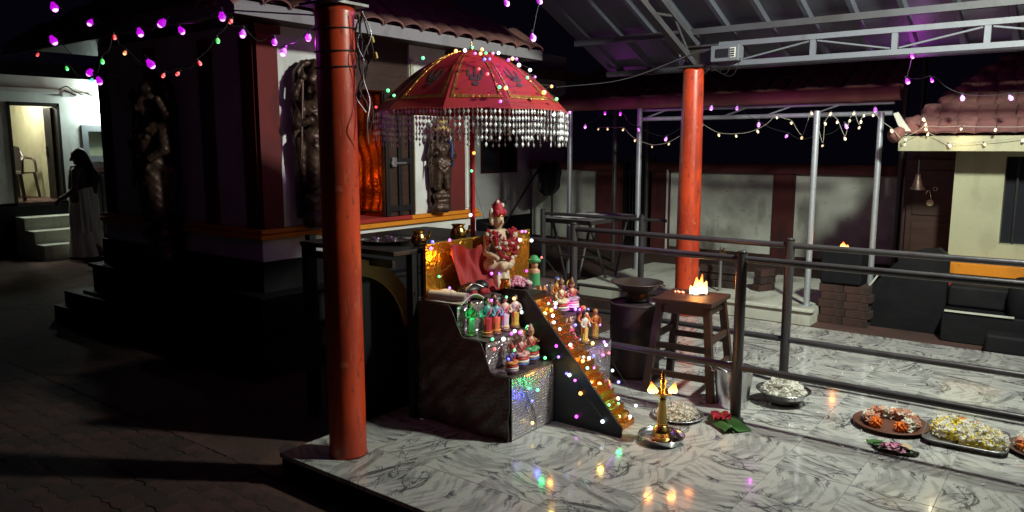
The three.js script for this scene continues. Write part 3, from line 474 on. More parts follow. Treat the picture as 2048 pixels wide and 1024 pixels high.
{ // visitor walking away past the gate
  const t = local('person', 'person with long dark hair walking away in a white sari', 'person', [-8.75, -0.12, 2.55], null, -0.65);
  const q = [], c = (x, y, z, X, Y, Z, r, s = r, k = 1) => q.push([x, y, z, X, Y, Z, r, s, k]);
  c(0, 1.46, -0.01, 0, 1.5, 0.01, 0.088, 0.08); c(0, 1.36, 0, 0, 1.4, 0, 0.05); c(0, 1.45, 0.09, 0, 1.43, 0.1, 0.016);
  c(-0.12, 1.28, 0, 0.12, 1.28, 0, 0.07); c(0, 1.05, 0, 0, 1.25, 0, 0.12, 0.13); c(-0.06, 0.9, 0, 0.06, 0.9, 0, 0.135);
  c(-0.18, 1.27, 0, -0.25, 1.0, -0.02, 0.05, 0.042); c(-0.25, 1.0, -0.02, -0.2, 0.82, 0.12, 0.04, 0.03); c(0.18, 1.27, 0, 0.27, 1.02, 0.0, 0.05, 0.042); c(0.27, 1.02, 0.0, 0.22, 0.9, 0.18, 0.04, 0.03);
  for (const [x, y, z] of [[-0.2, 0.8, 0.14], [0.21, 0.89, 0.21]]) { c(x, y, z, x, y - 0.04, z + 0.03, 0.03, 0.026); for (let k = 0; k < 4; k++) c(x - 0.022 + k * 0.015, y - 0.045, z + 0.035, x - 0.022 + k * 0.015, y - 0.1 + Math.abs(k - 1.5) * 0.008, z + 0.045, 0.009, 0.008); c(x + 0.02, y - 0.02, z + 0.03, x + 0.035, y - 0.06, z + 0.06, 0.009); }
  c(-0.08, 0.85, 0.02, -0.1, 0.48, 0.1, 0.085, 0.06); c(-0.1, 0.48, 0.1, -0.1, 0.09, 0.06, 0.055, 0.04); c(-0.1, 0.06, 0.04, -0.1, 0.04, 0.18, 0.04, 0.032);
  c(0.08, 0.85, 0, 0.1, 0.48, -0.02, 0.085, 0.06); c(0.1, 0.48, -0.02, 0.11, 0.1, -0.24, 0.055, 0.04); c(0.11, 0.1, -0.26, 0.11, 0.04, -0.12, 0.035, 0.032);
  obj('body', sdf(q, new THREE.Vector3(-0.34, -0.02, -0.34), new THREE.Vector3(0.34, 1.6, 0.3), 0.014, 0.035), std([0.14, 0.075, 0.05], 0.6), t);
  const fold = (u, y) => 1 + 0.07 * Math.sin(u * 60 + y * 4) * (1.1 - y) + 0.04 * Math.sin(u * 23 + y * 9);
  obj('sari_skirt', slab((u, v) => { const y = 0.06 + v * 1.0, r = (0.27 - 0.11 * v) * fold(u, y), an = u * Math.PI * 2; return new THREE.Vector3(Math.sin(an) * r, y, Math.cos(an) * r * 0.85 - 0.04 * (1 - v)); }, 72, 16, new THREE.Vector3(0, 0.001, 0)), std([0.78, 0.77, 0.72], 0.8), t);
  obj('sari_drape', slab((u, v) => { const an = Math.PI * (0.55 + u * 0.95); const y = 0.4 + v * 0.62 + 0.1 * u; const r = 0.225 * fold(u, y * 0.7) - 0.03 * v; return new THREE.Vector3(Math.sin(an) * r * 1.1, y, Math.cos(an) * r); }, 40, 16, new THREE.Vector3(0, 0.002, 0.004)), std([0.78, 0.77, 0.7], 0.8), t);
  obj('blouse', slab((u, v) => { const an = u * Math.PI * 2, y = 1.02 + v * 0.33; return new THREE.Vector3(Math.sin(an) * (0.2 - 0.05 * v * v), y, Math.cos(an) * (0.15 - 0.05 * v * v)); }, 32, 6, new THREE.Vector3(0, 0.002, 0)), std([0.03, 0.02, 0.02], 0.8), t);
  const hq = [[0, 1.5, -0.02, 0, 1.5, -0.02, 0.1, 0.1, 1], [0, 1.42, -0.07, 0, 1.2, -0.15, 0.085, 0.1, 1], [0.02, 1.2, -0.15, 0.03, 0.98, -0.16, 0.1, 0.06, 1]];
  obj('hair', sdf(hq, new THREE.Vector3(-0.15, 0.88, -0.3), new THREE.Vector3(0.18, 1.63, 0.1), 0.018, 0.06), std([0.01, 0.008, 0.008], 0.6), t);
  for (const [x, z, r] of [[-0.1, 0.11, 0], [0.11, -0.17, 0.5]]) obj('sandal', new RoundedBoxGeometry(0.085, 0.03, 0.24, 1, 0.012).rotateX(r).translate(x, r ? 0.055 : 0.014, z), M.rubber, t);
}

// ---------------------------------------------------------------- back of the yard: white house, compound wall, lean-to, shrine
{
  const t = thing('white_house', 'white house wall with black skirting and a dark window behind the umbrella', 'house', [-5, -0.02, 7]);
  obj('wall', [R(-6.5, -4.5, 0.42, 1.1, 4.6, 8.7), R(-6.5, -4.5, 1.75, 3.0, 4.6, 8.7), R(-6.5, -4.5, 1.1, 1.75, 4.6, 6.42), R(-6.5, -4.5, 1.1, 1.75, 7.32, 8.7)], M.white, t);
  obj('skirting', R(-6.5, -4.46, -0.02, 0.42, 4.56, 8.74), M.blackPaint, t);
  const w = obj('window', [R(-4.62, -4.56, 1.1, 1.75, 6.42, 7.32)], M.glass, t);
  obj('window_frame', [R(-4.58, -4.49, 1.1, 1.14, 6.42, 7.32), R(-4.58, -4.49, 1.71, 1.75, 6.42, 7.32), R(-4.58, -4.49, 1.14, 1.71, 6.42, 6.46), R(-4.58, -4.49, 1.14, 1.71, 7.28, 7.32), R(-4.57, -4.51, 1.14, 1.71, 6.85, 6.89)], M.wood, w);
  obj('roof', R(-6.6, -4.1, 2.6, 2.7, 4.5, 8.9), M.clay[0], t);
}
{
  const t = thing('hanging_cloth', 'black cloth hung over a slanting stick in front of the white house', 'cloth', [-3.6, -0.02, 6.8]);
  obj('stick', rod(P(-3.6, -0.02, 5.35), P(-3.6, 1.27, 6.75), 0.014), M.blackIron, t);
  obj('stand_post', rod(P(-3.6, -0.02, 7.0), P(-3.6, 1.2, 7.0), 0.016), M.blackIron, t);
  const blob = (u, v) => { const an = u * Math.PI * 2, y = 0.8 + v * 0.46, e = 1 - Math.pow(Math.abs(v * 2 - 1), 6) * 0.55; return P(-3.6 + Math.cos(an) * 0.05 * e * (1 + 0.3 * Math.sin(an * 5)), y + 0.03 * Math.sin(an * 2), 6.92 + 0.02 * v + Math.sin(an) * 0.31 * e * (1 - 0.15 * (1 - v)) * (1 + 0.05 * Math.sin(y * 30))); };
  obj('cloth', surface(blob, 40, 14), M.blackSheet, t);
}
const compound = thing('compound_wall', 'stained cream compound wall with maroon piers behind the yard', 'wall', [-1, -0.02, 7.6]);
{
  const o = (n, g, m) => obj(n, g, m, compound);
  for (const [a0, a1] of [[-4.4, -3.17], [-1.97, -0.5], [-0.23, 1.2], [1.5, 4]]) o('wall_panel', R(a0, a1, 0.0, 1.15, 7.6, 7.8), M.wallOld);
  for (const [a0, a1] of [[-3.17, -2.78], [-2.25, -1.97], [-0.5, -0.23], [1.2, 1.5]]) o('pier', R(a0, a1, -0.02, 1.22, 7.55, 7.82, 0.008), M.pierPaint);
  for (const [a0, a1] of [[-4.4, -2.76], [-2.28, 4]]) o('coping', R(a0, a1, 1.15, 1.28, 7.52, 7.84, 0.01), M.pierPaint);
  for (const [a0, a1] of [[-4.4, -3.17], [-1.97, -0.5], [-0.23, 1.2]]) o('wall_foot', R(a0, a1, -0.02, 0.09, 7.56, 7.6), M.earth);
  o('pale_pipe', rod(P(-1.99, 0, 7.53), P(-1.99, 1.18, 7.53), 0.016), M.white);
}
{
  const t = thing('yard_gate', 'dark barred gate between two maroon wall piers', 'gate', [-2.5, -0.02, 7.7]);
  obj('gate_frame', [R(-2.77, -2.72, -0.02, 1.35, 7.66, 7.7), R(-2.31, -2.26, -0.02, 1.35, 7.66, 7.7), R(-2.72, -2.31, 1.28, 1.35, 7.66, 7.7), R(-2.72, -2.31, 0.05, 0.1, 7.66, 7.7)], M.blackIron, t);
  for (let k = 0; k < 7; k++) obj('bar', rod(P(-2.67 + k * 0.052, 0.08, 7.68), P(-2.67 + k * 0.052, 1.3, 7.68), 0.009), M.blackIron, t);
}
const lean = thing('lean_to', 'low lean-to with clay tile roof and maroon gutter pipe', 'shelter', [-0.4, 0, 6.3]);
{
  obj('roof_boards', slab((u, v) => P(-2.4 + u * 3.75, 2.02 + v * 0.95, 5.4 + v * 2.1), 1, 1, 0.02), M.wood, lean);
  const tg = tileGeo(0.18, 0.34, 0.04), pitch = Math.atan2(0.95, 2.1);
  tileRows(lean, tg, M.clay, r => { const out = [], b = 5.62 + r * 0.3, y = 2.02 + (b - 5.4) / 2.1 * 0.95 + 0.035; for (let a = -2.32; a < 1.3; a += 0.18) out.push(place(a, y, b, 0, pitch)); return out; }, 5);
  obj('gutter', [rod(P(-2.4, 1.985, 5.3), P(1.36, 1.985, 5.3), 0.072, 0.072, 18), rod(P(0.95, 1.985, 5.3), P(1.03, 1.985, 5.3), 0.078, 0.078, 18), rod(P(-0.5, 1.985, 5.3), P(-0.42, 1.985, 5.3), 0.078, 0.078, 18)], M.gutterPaint, lean);
  for (const a of [-2.18, -1.26]) obj('post', rod(P(a, -0.02, 5.3), P(a, 1.92, 5.3), 0.03, 0.03, 14), M.galv, lean);
  obj('rail_pipe', rod(P(-1.26, 1.8, 5.3), P(1.3, 1.8, 5.3), 0.022, 0.022, 12), M.galv, lean);
  obj('rail_pipe', rod(P(-1.26, 1.9, 5.36), P(1.3, 1.9, 5.36), 0.018, 0.018, 12), M.galv, lean);
  for (let k = 0; k < 5; k++) obj('brace', rod(P(-1.2 + k * 0.45, 1.81, 5.31), P(-0.98 + k * 0.45, 1.89, 5.35), 0.009), M.galv, lean);
  for (const b of [6.4, 7.3]) for (const a of [-2.2, 1.2]) obj('back_post', rod(P(a, -0.02, b), P(a, 2.0 + (b - 5.4) * 0.45, b), 0.03), M.steelPaint, lean);
}
for (const [a, b, y0, label] of [[0.89, 4.42, 0.117, 'thin grey steel pole on the raised platform beside the brick hearth'], [1.27, 5.0, -0.02, 'thin grey steel pole behind the brick hearth']]) {
  const t = thing('steel_pole', label, 'pole', [a, y0, b], 'thin steel poles');
  obj('tube', rod(P(a, y0, b), P(a, 1.8, b), 0.026, 0.026, 14), M.galv, t); obj('base_plate', R(a - 0.05, a + 0.05, y0, y0 + 0.008, b - 0.05, b + 0.05), M.galv, t);
}
const shrine = thing('shrine', 'small cream shrine with scalloped red tile roof and yellow base line', 'shrine', [2.7, -0.02, 5.6]);
{
  const o = (n, g, m, p = shrine) => obj(n, g, m, p);
  o('plinth', R(1.62, 4.4, -0.02, 0.27, 4.88, 6.8), M.blackPaint);
  o('red_band', R(1.74, 4.3, 0.27, 0.44, 4.98, 6.7), M.redPaint);
  o('yellow_band', R(1.66, 4.36, 0.44, 0.53, 4.93, 6.75, 0.005), M.yellow);
  o('wall', [R(1.86, 2.22, 0.53, 1.5, 5.06, 5.2), R(2.22, 4.2, 0.53, 0.7, 5.06, 5.2), R(3.2, 4.2, 0.7, 1.5, 5.06, 5.2), R(2.22, 3.2, 1.42, 1.5, 5.06, 5.2), R(1.86, 2.0, 0.53, 1.5, 5.2, 6.6)], M.cream);
  o('window', R(2.22, 3.2, 0.7, 1.42, 5.16, 5.19), M.glass);
  o('window_grille', [0, 1, 2, 3, 4, 5].map(k => R(2.3 + k * 0.16, 2.315 + k * 0.16, 0.7, 1.42, 5.12, 5.135)), M.blackIron);
  o('porch_wall', R(1.36, 1.86, 0.27, 1.5, 5.75, 5.85), M.wood);
  const d = o('side_door', R(1.4, 1.84, 0.32, 1.38, 5.7, 5.75), M.wood);
  for (const y of [0.38, 0.86]) obj('door_panel', R(1.45, 1.79, y, y + 0.42, 5.685, 5.7, 0.004), M.wood, d);
  obj('disc', new THREE.CylinderGeometry(0.03, 0.03, 0.012, 20).rotateX(Math.PI / 2).translate(1.6, 0.98, -5.675), std([0.7, 0.68, 0.4], 0.5), d);
  obj('hasp', [tube([P(1.56, 1.06, 5.675), P(1.58, 1.1, 5.67), P(1.6, 1.06, 5.67), P(1.61, 1.0, 5.675)], 0.006, 12, 5), new THREE.TorusGeometry(0.018, 0.005, 5, 12).translate(1.635, 1.11, -5.675)], M.steel, d);
  o('fascia', R(1.48, 4.6, 1.465, 1.585, 4.7, 4.73), M.cream); o('fascia', R(1.48, 1.51, 1.465, 1.585, 4.73, 6.9), M.cream);
  o('soffit', R(1.51, 4.6, 1.5, 1.52, 4.73, 6.9), M.wood);
  const tg = tileGeo(0.135, 0.25, 0.014), pitch = Math.atan2(0.6, 1.0);
  o('roof_boards', slab((u, v) => P(1.5 + v * 0.62 + u * (3.1 - v * 0.62), 1.59 + v * 0.66, 4.72 + v * 1.1), 1, 1, 0.02), M.wood);
  tileRows(shrine, tg, M.clay, r => { const out = [], b = 4.9 + r * 0.19, y = 1.6 + (b - 4.72) * 0.6 + 0.02; for (let a = 1.55 + r * 0.11; a < 3.6; a += 0.135) out.push(place(a, y, b, 0, pitch)); return out; }, 6);
  for (let k = 0; k < 8; k++) { const v = k / 7; o('hip_tile', lathe([[0, 0], [0.05, 0.01], [0.055, 0.12], [0, 0.13]], 10).rotateX(Math.PI / 2).applyMatrix4(new THREE.Matrix4().makeRotationFromEuler(new THREE.Euler(0.5, -0.5, 0))).translate(1.5 + v * 0.66, 1.63 + v * 0.66, -(4.73 + v * 1.1)), M.clay[k % 3]); }
  o('roof_finial', extrude([[0, 0], [0.04, 0.02], [-0.02, 0.1], [-0.07, 0.18], [-0.1, 0.17], [-0.06, 0.08]], 0.03, 0.004).translate(1.53, 1.6, -4.72), M.concrete);
}
{
  const t = thing('temple_bell', 'small dark bell hanging on a rod under the shrine eave', 'bell', [1.62, 1.14, 4.85]);
  obj('rod', rod(P(1.62, 1.26, 4.85), P(1.62, 1.5, 4.85), 0.006), M.blackIron, t);
  obj('bell', lathe([[0, 0.13], [0.018, 0.13], [0.022, 0.1], [0.032, 0.07], [0.04, 0.03], [0.062, 0], [0.056, 0], [0.034, 0.03], [0.026, 0.07], [0, 0.1]], 24, 1.62, 1.14, 4.85), M.bronze, t);
  obj('clapper', ball(0.014, 1.62, 1.135, -4.85), M.agedBronze, t);
}
{ // curved stair cheek and steps of the shrine
  const t = thing('stair_cheek', 'black curved stone stair cheek with a scroll foot before the shrine', 'balustrade', [1.55, -0.02, 4.6]);
  const pts = []; for (let k = 0; k <= 14; k++) { const s = k / 14; pts.push([1.3 + 0.5 * s, 0.2 + 0.47 * Math.sin(s * Math.PI / 2)]); }
  obj('cheek', extrude([[1.28, -0.02], [1.93, -0.02], [1.93, 0.62], [1.86, 0.68], ...pts.reverse(), [1.28, 0.16]], 0.09, 0.006).translate(0, 0, -4.66), M.blackPaint, t);
  const sc = []; for (let k = 0; k <= 26; k++) { const an = k / 26 * Math.PI * 3.1 - 0.6, r = 0.1 * (1 - k / 34); sc.push(P(1.27 + Math.cos(an) * r, 0.1 + Math.sin(an) * r, 4.585)); }
  obj('scroll', [tube(sc, 0.02, 50, 8), new THREE.CylinderGeometry(0.1, 0.1, 0.09, 24).rotateX(Math.PI / 2).translate(1.27, 0.1, -4.63)], M.blackPaint, t);
  obj('painted_edge', tube([P(1.2, 0.15, 4.575), P(1.23, 0.23, 4.572), P(1.3, 0.27, 4.57), P(1.36, 0.33, 4.57), P(1.44, 0.46, 4.57)], 0.009, 20, 6), M.concrete, t);
  const s = thing('shrine_steps', 'black painted steps with a pale nosing line beside the stair cheek', 'steps', [2.4, -0.02, 4.4]);
  obj('step', R(1.94, 3.2, -0.02, 0.22, 4.36, 4.88, 0.012), M.blackPaint, s);
  obj('step', R(1.94, 3.2, 0.22, 0.4, 4.58, 4.88, 0.03), M.blackPaint, s);
  obj('nosing', R(1.96, 2.42, 0.222, 0.236, 4.345, 4.36), M.concrete, s);
  const b = thing('black_block', 'rough black stone block on the red ground before the shrine steps', 'stone', [2.45, -0.02, 4.2]);
  obj('block', R(2.26, 2.9, -0.02, 0.13, 4.13, 4.34, 0.03), M.blackPaint, b);
  const u = thing('upright_stone', 'upright dark stone standing on the shrine steps', 'stone', [2.42, 0.22, 4.47]);
  obj('stone', lathe([[0, 0], [0.1, 0], [0.105, 0.2], [0.09, 0.27], [0.05, 0.3], [0, 0.31]], 18, 2.46, 0.22, 4.47, 1, 0.8), M.blackPaint, u);
}
// brick hearth with a flame, loose bricks on the platform
{
  const bg = metric(clean(new RoundedBoxGeometry(0.2, 0.068, 0.1, 1, 0.006)));
  const t = thing('brick_hearth', 'stack of bricks carrying a sooty hearth block with a small flame', 'hearth', [1.17, -0.02, 4.55]);
  let n = 0; for (let k = 0; k < 5; k++) for (let i = 0; i < 2; i++) for (let j = 0; j < 2; j++) shared(n ? 'brick_' + String(n).padStart(3, '0') : 'brick', bg, M.brick[n++ % 2], t, [1.08 + i * 0.205 + (k % 2 ? 0.02 : 0), 0.014 + k * 0.07, 4.5 + j * 0.105]);
  obj('hearth_block', [R(0.985, 1.32, 0.332, 0.625, 4.43, 4.68, 0.02)], M.blackPaint, t);
  const f = thing('hearth_flame', 'small orange flame on top of the brick hearth', 'flame', [1.14, 0.625, 4.52]);
  obj('wick_dish', lathe([[0, 0], [0.05, 0.004], [0.055, 0.015], [0, 0.012]], 16, 1.14, 0.625, 4.52), M.agedBronze, f);
  obj('flame', [lathe([[0, 0], [0.022, 0.01], [0.018, 0.025], [0, 0.055]], 10, 1.14, 0.637, 4.52, 1.2, 0.8), lathe([[0, 0], [0.014, 0.008], [0.01, 0.018], [0, 0.035]], 8, 1.175, 0.637, 4.52)], M.flame, f, true);
  lightAt(0xff8a3a, 0.05, [1.14, 0.7, 4.46], 0.02);
  const pile = (label, list) => { const p = thing('brick_stack', label, 'bricks', [list[0][0], 0.117, list[0][2]], 'brick stacks on the raised platform'); list.forEach(([a, y, b, r], i) => shared(i ? 'brick_' + String(i).padStart(3, '0') : 'brick', bg, M.brick[i % 2], p, [a, y, b], r)); };
  const g1 = []; for (let k = 0; k < 3; k++) for (let i = 0; i < 2; i++) g1.push([-0.2 + i * 0.21 + k * 0.015, 0.152 + k * 0.072, 4.82 + (k % 2) * 0.02, rr(-0.06, 0.06)]);
  const g2 = []; for (let k = 0; k < 3; k++) g2.push([0.34 + k * 0.008, 0.152 + k * 0.072, 4.9, 1.1 + rr(-0.1, 0.1)]);
  pile('two-wide stack of sooty bricks on the raised platform behind the stool', g1);
  pile('narrow stack of bricks turned sideways next to the wider stack', g2);
}

// ---------------------------------------------------------------- queue railings
function railing(label, b, posts, a0, a1, top, low, y0 = 0, rt = 0.019) {
  const t = thing('queue_railing', label, 'railing', [posts[0], y0, b], 'grey pipe queue railings');
  for (const a of posts) { obj('post', rod(P(a, y0, b), P(a, top + 0.035, b), 0.029, 0.029, 16), M.railPaint, t); obj('post_cap', lathe([[0, 0.014], [0.018, 0.011], [0.03, 0], [0, 0]], 16, a, top + 0.035, b), M.railPaint, t); obj('post_flange', lathe([[0, 0.006], [0.045, 0.006], [0.045, 0], [0, 0]], 16, a, y0, b), M.railPaint, t); }
  for (const y of [top, low]) obj('rail', rod(P(a0, y, b), P(a1, y, b), rt, rt, 14), M.railPaint, t);
}
railing('grey pipe railing whose low rail passes in front of the stool and bucket', 1.62, [-0.2, 1.34, 3.95], -0.2, 6, 0.9, 0.3);
railing('grey pipe railing behind the wooden stool and the flower basin', 2.43, [-0.26, 1.34, 3.95], -0.26, 6, 0.89, 0.29);
railing('dark pipe railing along the far edge of the marble by the work table', 4.06, [-1.69, -0.55], -1.69, -0.3, 0.82, 0.12, -0.13, 0.016);

// ---------------------------------------------------------------- altar
const altar = thing('step_altar', 'three-tier altar with silver foil blocks, gold back panel and black sides', 'altar', [0.25, 0, 1.1]);
{
  const o = (n, g, m, p = altar) => obj(n, g, m, p);
  const B0 = [0.6, 0.985], B1 = [1.235, 1.6];
  for (const [b0, b1] of [B0, B1]) {
    o('tier_block', [R(-0.04, 0.55, 0, 0.33, b0, b1), R(-0.04, 0.385, 0.33, 0.49, b0, b1), R(-0.04, 0.19, 0.49, 0.66, b0, b1)], M.blackSheet);
    o('silver_front', slab((u, v) => P(0.553 + 0.0025 * Math.sin(u * 9 + v * 5), 0.004 + v * 0.334, b0 + u * (b1 - b0)), 16, 14, new THREE.Vector3(-0.003, 0, 0)), M.silverGrid);
    o('silver_riser', slab((u, v) => P(0.389 + 0.0015 * Math.sin(u * 11), 0.343 + v * 0.15, b0 + u * (b1 - b0)), 12, 8, new THREE.Vector3(-0.003, 0, 0)), M.silver);
    o('silver_riser', slab((u, v) => P(0.194 + 0.0015 * Math.sin(u * 13), 0.503 + v * 0.16, b0 + u * (b1 - b0)), 12, 8, new THREE.Vector3(-0.003, 0, 0)), M.silver);
    o('tier_top', R(0.39, 0.556, 0.331, 0.341, b0, b1), M.blackCloth); o('tier_top', R(0.195, 0.392, 0.491, 0.501, b0, b1), M.blackCloth); o('tier_top', R(-0.04, 0.198, 0.661, 0.671, b0, b1), M.blackCloth);
  }
  o('seam_tape', [tube([P(0.558, 0.335, 0.69), P(0.559, 0.2, 0.735), P(0.558, 0.1, 0.8), P(0.558, 0.01, 0.815)], 0.0022, 16, 4)], M.rubber);
  o('edge_tape', [R(0.551, 0.558, 0, 0.336, 0.596, 0.602), R(0.551, 0.558, 0, 0.336, 0.982, 0.988)], M.rubber);
  // loose black cloth down the side
  const topAt = a => 0.665 - 0.165 * sst(0.14, 0.26, a) - 0.16 * sst(0.36, 0.45, a);
  o('side_cloth', slab((u, v) => { const a = -0.075 + u * 0.63, y = 0.003 + v * (topAt(a) - 0.002); const f = Math.sin(a * 30 + y * 12) * 0.006 + Math.sin(a * 13 - y * 31 + 1) * 0.006 + Math.sin((a - y) * 55) * 0.003; return P(a, y, 0.582 + f * (1.2 - v) + 0.012 * (v - 1) * (1 - u)); }, 70, 50, new THREE.Vector3(0, 0, -0.003)), M.blackCloth);
  // flight of golden steps between black cheeks
  const cheek = [[0.2, 0], [0.97, 0], [0.975, 0.05], [0.95, 0.075], [0.36, 0.705], [0.2, 0.705]];
  for (const b of [0.989]) o('stair_cheek', extrude(cheek, 0.014, 0.0015).translate(0, 0, -b - 0.0145), M.blackSheet);
  const N = 18; for (let k = 0; k < N; k++) { const a1 = 0.93 - k * 0.0325, y = 0.036 * (k + 1); o(k ? 'golden_step_' + String(k).padStart(3, '0') : 'golden_step', R(a1 - 0.05, a1, y - 0.036, y - 0.001, 1.005, 1.217, 0.003), k % 3 === 1 ? M.gold : M.copperFoil); }
  o('stair_core', R(0.2, 0.34, 0, 0.67, 1.004, 1.217), M.blackSheet);
  const bp = o('gold_back_panel', slab((u, v) => P(-0.03 + 0.003 * Math.sin(u * 17 + v * 3), 0.672 + v * 0.3, 0.6 + u * 0.95), 30, 12, new THREE.Vector3(-0.012, 0, 0)), M.gold);
  obj('panel_edge', [R(-0.045, -0.025, 0.97, 0.978, 0.6, 1.55), R(-0.045, -0.025, 0.672, 0.97, 0.594, 0.6)], M.goldTrim, bp);
}
{ const t = thing('red_cloth', 'deep red cloth hung over the middle of the gold back panel', 'cloth', [0, 0.671, 0.98]);
  obj('cloth', slab((u, v) => P(0.014 + 0.014 * Math.sin(u * 17 + v * 2) + 0.008 * Math.sin(u * 41 - v * 6) + 0.1 * Math.pow(1 - v, 2.5), 0.675 + v * (0.27 - 0.02 * u + 0.018 * Math.sin(u * 9)), 0.76 + u * 0.36 * (1.1 - 0.15 * v) + 0.02 * Math.sin(v * 5)), 36, 20, new THREE.Vector3(-0.004, 0, 0)), M.redCloth, t); }
// main idol, modelled facing +z
{
  const t = local('main_idol', 'cream seated idol wearing a red and white garland on the altar top', 'idol', [0.05, 0.671, 1.12], null, Math.PI / 2 - 0.25); t.scale.set(0.84, 1, 0.9);
  const q = [], c = (x, y, z, X, Y, Z, r, s = r, k = 1) => q.push([x, y, z, X, Y, Z, r, s, k]);
  c(-0.05, 0.03, 0, 0.05, 0.03, 0, 0.05); c(-0.035, 0.09, 0, 0.035, 0.09, 0, 0.04); c(-0.085, 0.15, 0.02, 0.085, 0.15, 0.02, 0.042); c(-0.09, 0.15, 0.02, 0.03, 0.14, 0.09, 0.036, 0.026); c(0.09, 0.15, 0.02, -0.03, 0.14, 0.09, 0.036, 0.026);
  c(0, 0.2, 0, 0, 0.28, 0, 0.06, 0.066); c(-0.055, 0.31, 0, 0.055, 0.31, 0, 0.04); c(0, 0.34, 0.005, 0, 0.37, 0.01, 0.024); c(0, 0.395, 0.014, 0, 0.41, 0.014, 0.036); c(0, 0.4, 0.056, 0, 0.39, 0.058, 0.008); c(-0.043, 0.4, 0, -0.045, 0.385, 0, 0.012); c(0.043, 0.4, 0, 0.045, 0.385, 0, 0.012);
  c(-0.085, 0.31, 0, -0.11, 0.22, 0.02, 0.027, 0.022); c(-0.11, 0.22, 0.02, -0.075, 0.19, 0.09, 0.021, 0.016); c(0.085, 0.31, 0, 0.11, 0.24, 0.03, 0.027, 0.022); c(0.11, 0.24, 0.03, 0.085, 0.32, 0.08, 0.02, 0.015);
  c(0, 0.46, 0, 0, 0.5, 0, 0.03, 0.012);
  obj('body', sdf(q, new THREE.Vector3(-0.15, -0.03, -0.07), new THREE.Vector3(0.15, 0.53, 0.14), 0.0065, 0.012), M.ivory, t);
  obj('drapery', slab((u, v) => { const an = u * 6.2832, r = (0.075 - 0.02 * v) * (1 + 0.09 * Math.sin(an * 9 + v * 3)); return v3(Math.sin(an) * r * 1.15, 0.004 + v * 0.19, Math.cos(an) * r + 0.01); }, 90, 8, v3(0, 0.001, 0)), std([0.62, 0.5, 0.38], 0.6), t);
  obj('face_band', new THREE.TorusGeometry(0.037, 0.006, 6, 20).rotateX(Math.PI / 2 - 0.15).translate(0, 0.425, 0.012), M.brass, t);
  obj('crown', [lathe([[0, 0], [0.045, 0], [0.05, 0.02], [0.038, 0.05], [0.02, 0.08], [0, 0.1]], 16, 0, 0.43, -0.005), ball(0.02, -0.03, 0.45, 0.035), ball(0.02, 0.03, 0.45, 0.035)], M.petalR, t);
  obj('crown_side', ball(0.018, -0.05, 0.43, 0, 1, 2.6, 1), M.petalW, t); obj('crown_flower', ball(0.014, 0.03, 0.49, 0.02), M.petalW, t); obj('crown_flower', ball(0.012, -0.012, 0.51, 0.02), M.petalW, t);
}
const puff = (r, d = 1) => { const g = new THREE.IcosahedronGeometry(r, d), p = g.attributes.position; for (let i = 0; i < p.count; i++) { const k = 1 + 0.28 * (hash(Math.round(p.getX(i) * 9e4), Math.round(p.getY(i) * 9e4), Math.round(p.getZ(i) * 9e4)) - 0.4); p.setXYZ(i, p.getX(i) * k, p.getY(i) * k, p.getZ(i) * k); } g.computeVertexNormals(); return g; };
const marigold = (r) => { const l = []; for (let k = 0; k < 26; k++) { const y = 1 - 2 * (k + 0.5) / 26, s = Math.sqrt(1 - y * y), an = k * 2.4; const g = new THREE.ConeGeometry(r * 0.36, r * 0.75, 5); g.applyQuaternion(new THREE.Quaternion().setFromUnitVectors(new THREE.Vector3(0, 1, 0), new THREE.Vector3(s * Math.cos(an), y, s * Math.sin(an)))); g.translate(s * Math.cos(an) * r * 0.6, y * r * 0.6, s * Math.sin(an) * r * 0.6); l.push(g); } return mergeGeometries(l.map(clean)); };
const bud = (l, r) => { const g = new THREE.SphereGeometry(1, 6, 4).scale(r, l / 2, r); return g; };
function budAt(l, r, v, tilt = 1) { return bud(l, r).applyQuaternion(new THREE.Quaternion().setFromEuler(new THREE.Euler(rr(-1.5, 1.5) * tilt, rr(0, 6.3), rr(-1.5, 1.5) * tilt))).translate(v.x, v.y, v.z); }
{
  const t = local('idol_garland', 'thick red and white flower garland hanging around the idol', 'garland', [0.05, 0.671, 1.12], null, Math.PI / 2 - 0.25); t.scale.set(0.88, 1, 0.95);
  const red = [], white = [], put = (r, x, y, z, h) => (h < 0.72 ? red : white).push(h < 0.72 ? marigold(r * 1.25).rotateY(h * 40).translate(x, y, z) : puff(r, 0).translate(x, y, z));
  for (const [cx, w, d] of [[0, 0.07, 0.1], [0.012, 0.085, 0.15], [0.02, 0.05, 0.06]]) for (let k = 0; k < 22; k++) { const s = k / 21, an = Math.PI * (1.1 - 1.2 * s); put(rr(0.011, 0.016), cx + Math.cos(an) * w + rr(-0.006, 0.006), 0.335 - d * Math.sin(Math.PI * s) + rr(-0.008, 0.008), 0.05 + 0.045 * Math.sin(Math.PI * s) + rr(-0.008, 0.012), hash(k, Math.round(w * 99), 5)); }
  for (let k = 0; k < 20; k++) put(rr(0.011, 0.016), 0.1 + 0.014 * Math.sin(k * 2.1), 0.35 - k * 0.0085, 0.04 + 0.03 * Math.sin(k / 20 * 3), hash(k, 7, 9));
  for (let k = 0; k < 10; k++) put(rr(0.01, 0.014), -0.095 + 0.01 * Math.sin(k * 2.1), 0.345 - k * 0.009, 0.03, hash(k, 11, 9));
  for (let k = 0; k < 14; k++) put(rr(0.009, 0.013), rr(-0.04, 0.04), 0.45 + rr(-0.006, 0.05), rr(-0.02, 0.03), hash(k, 3, 17));
  obj('red_blossoms', red, M.petalR, t).userData.kind = 'stuff'; obj('white_blossoms', white, M.petalW, t).userData.kind = 'stuff';
}
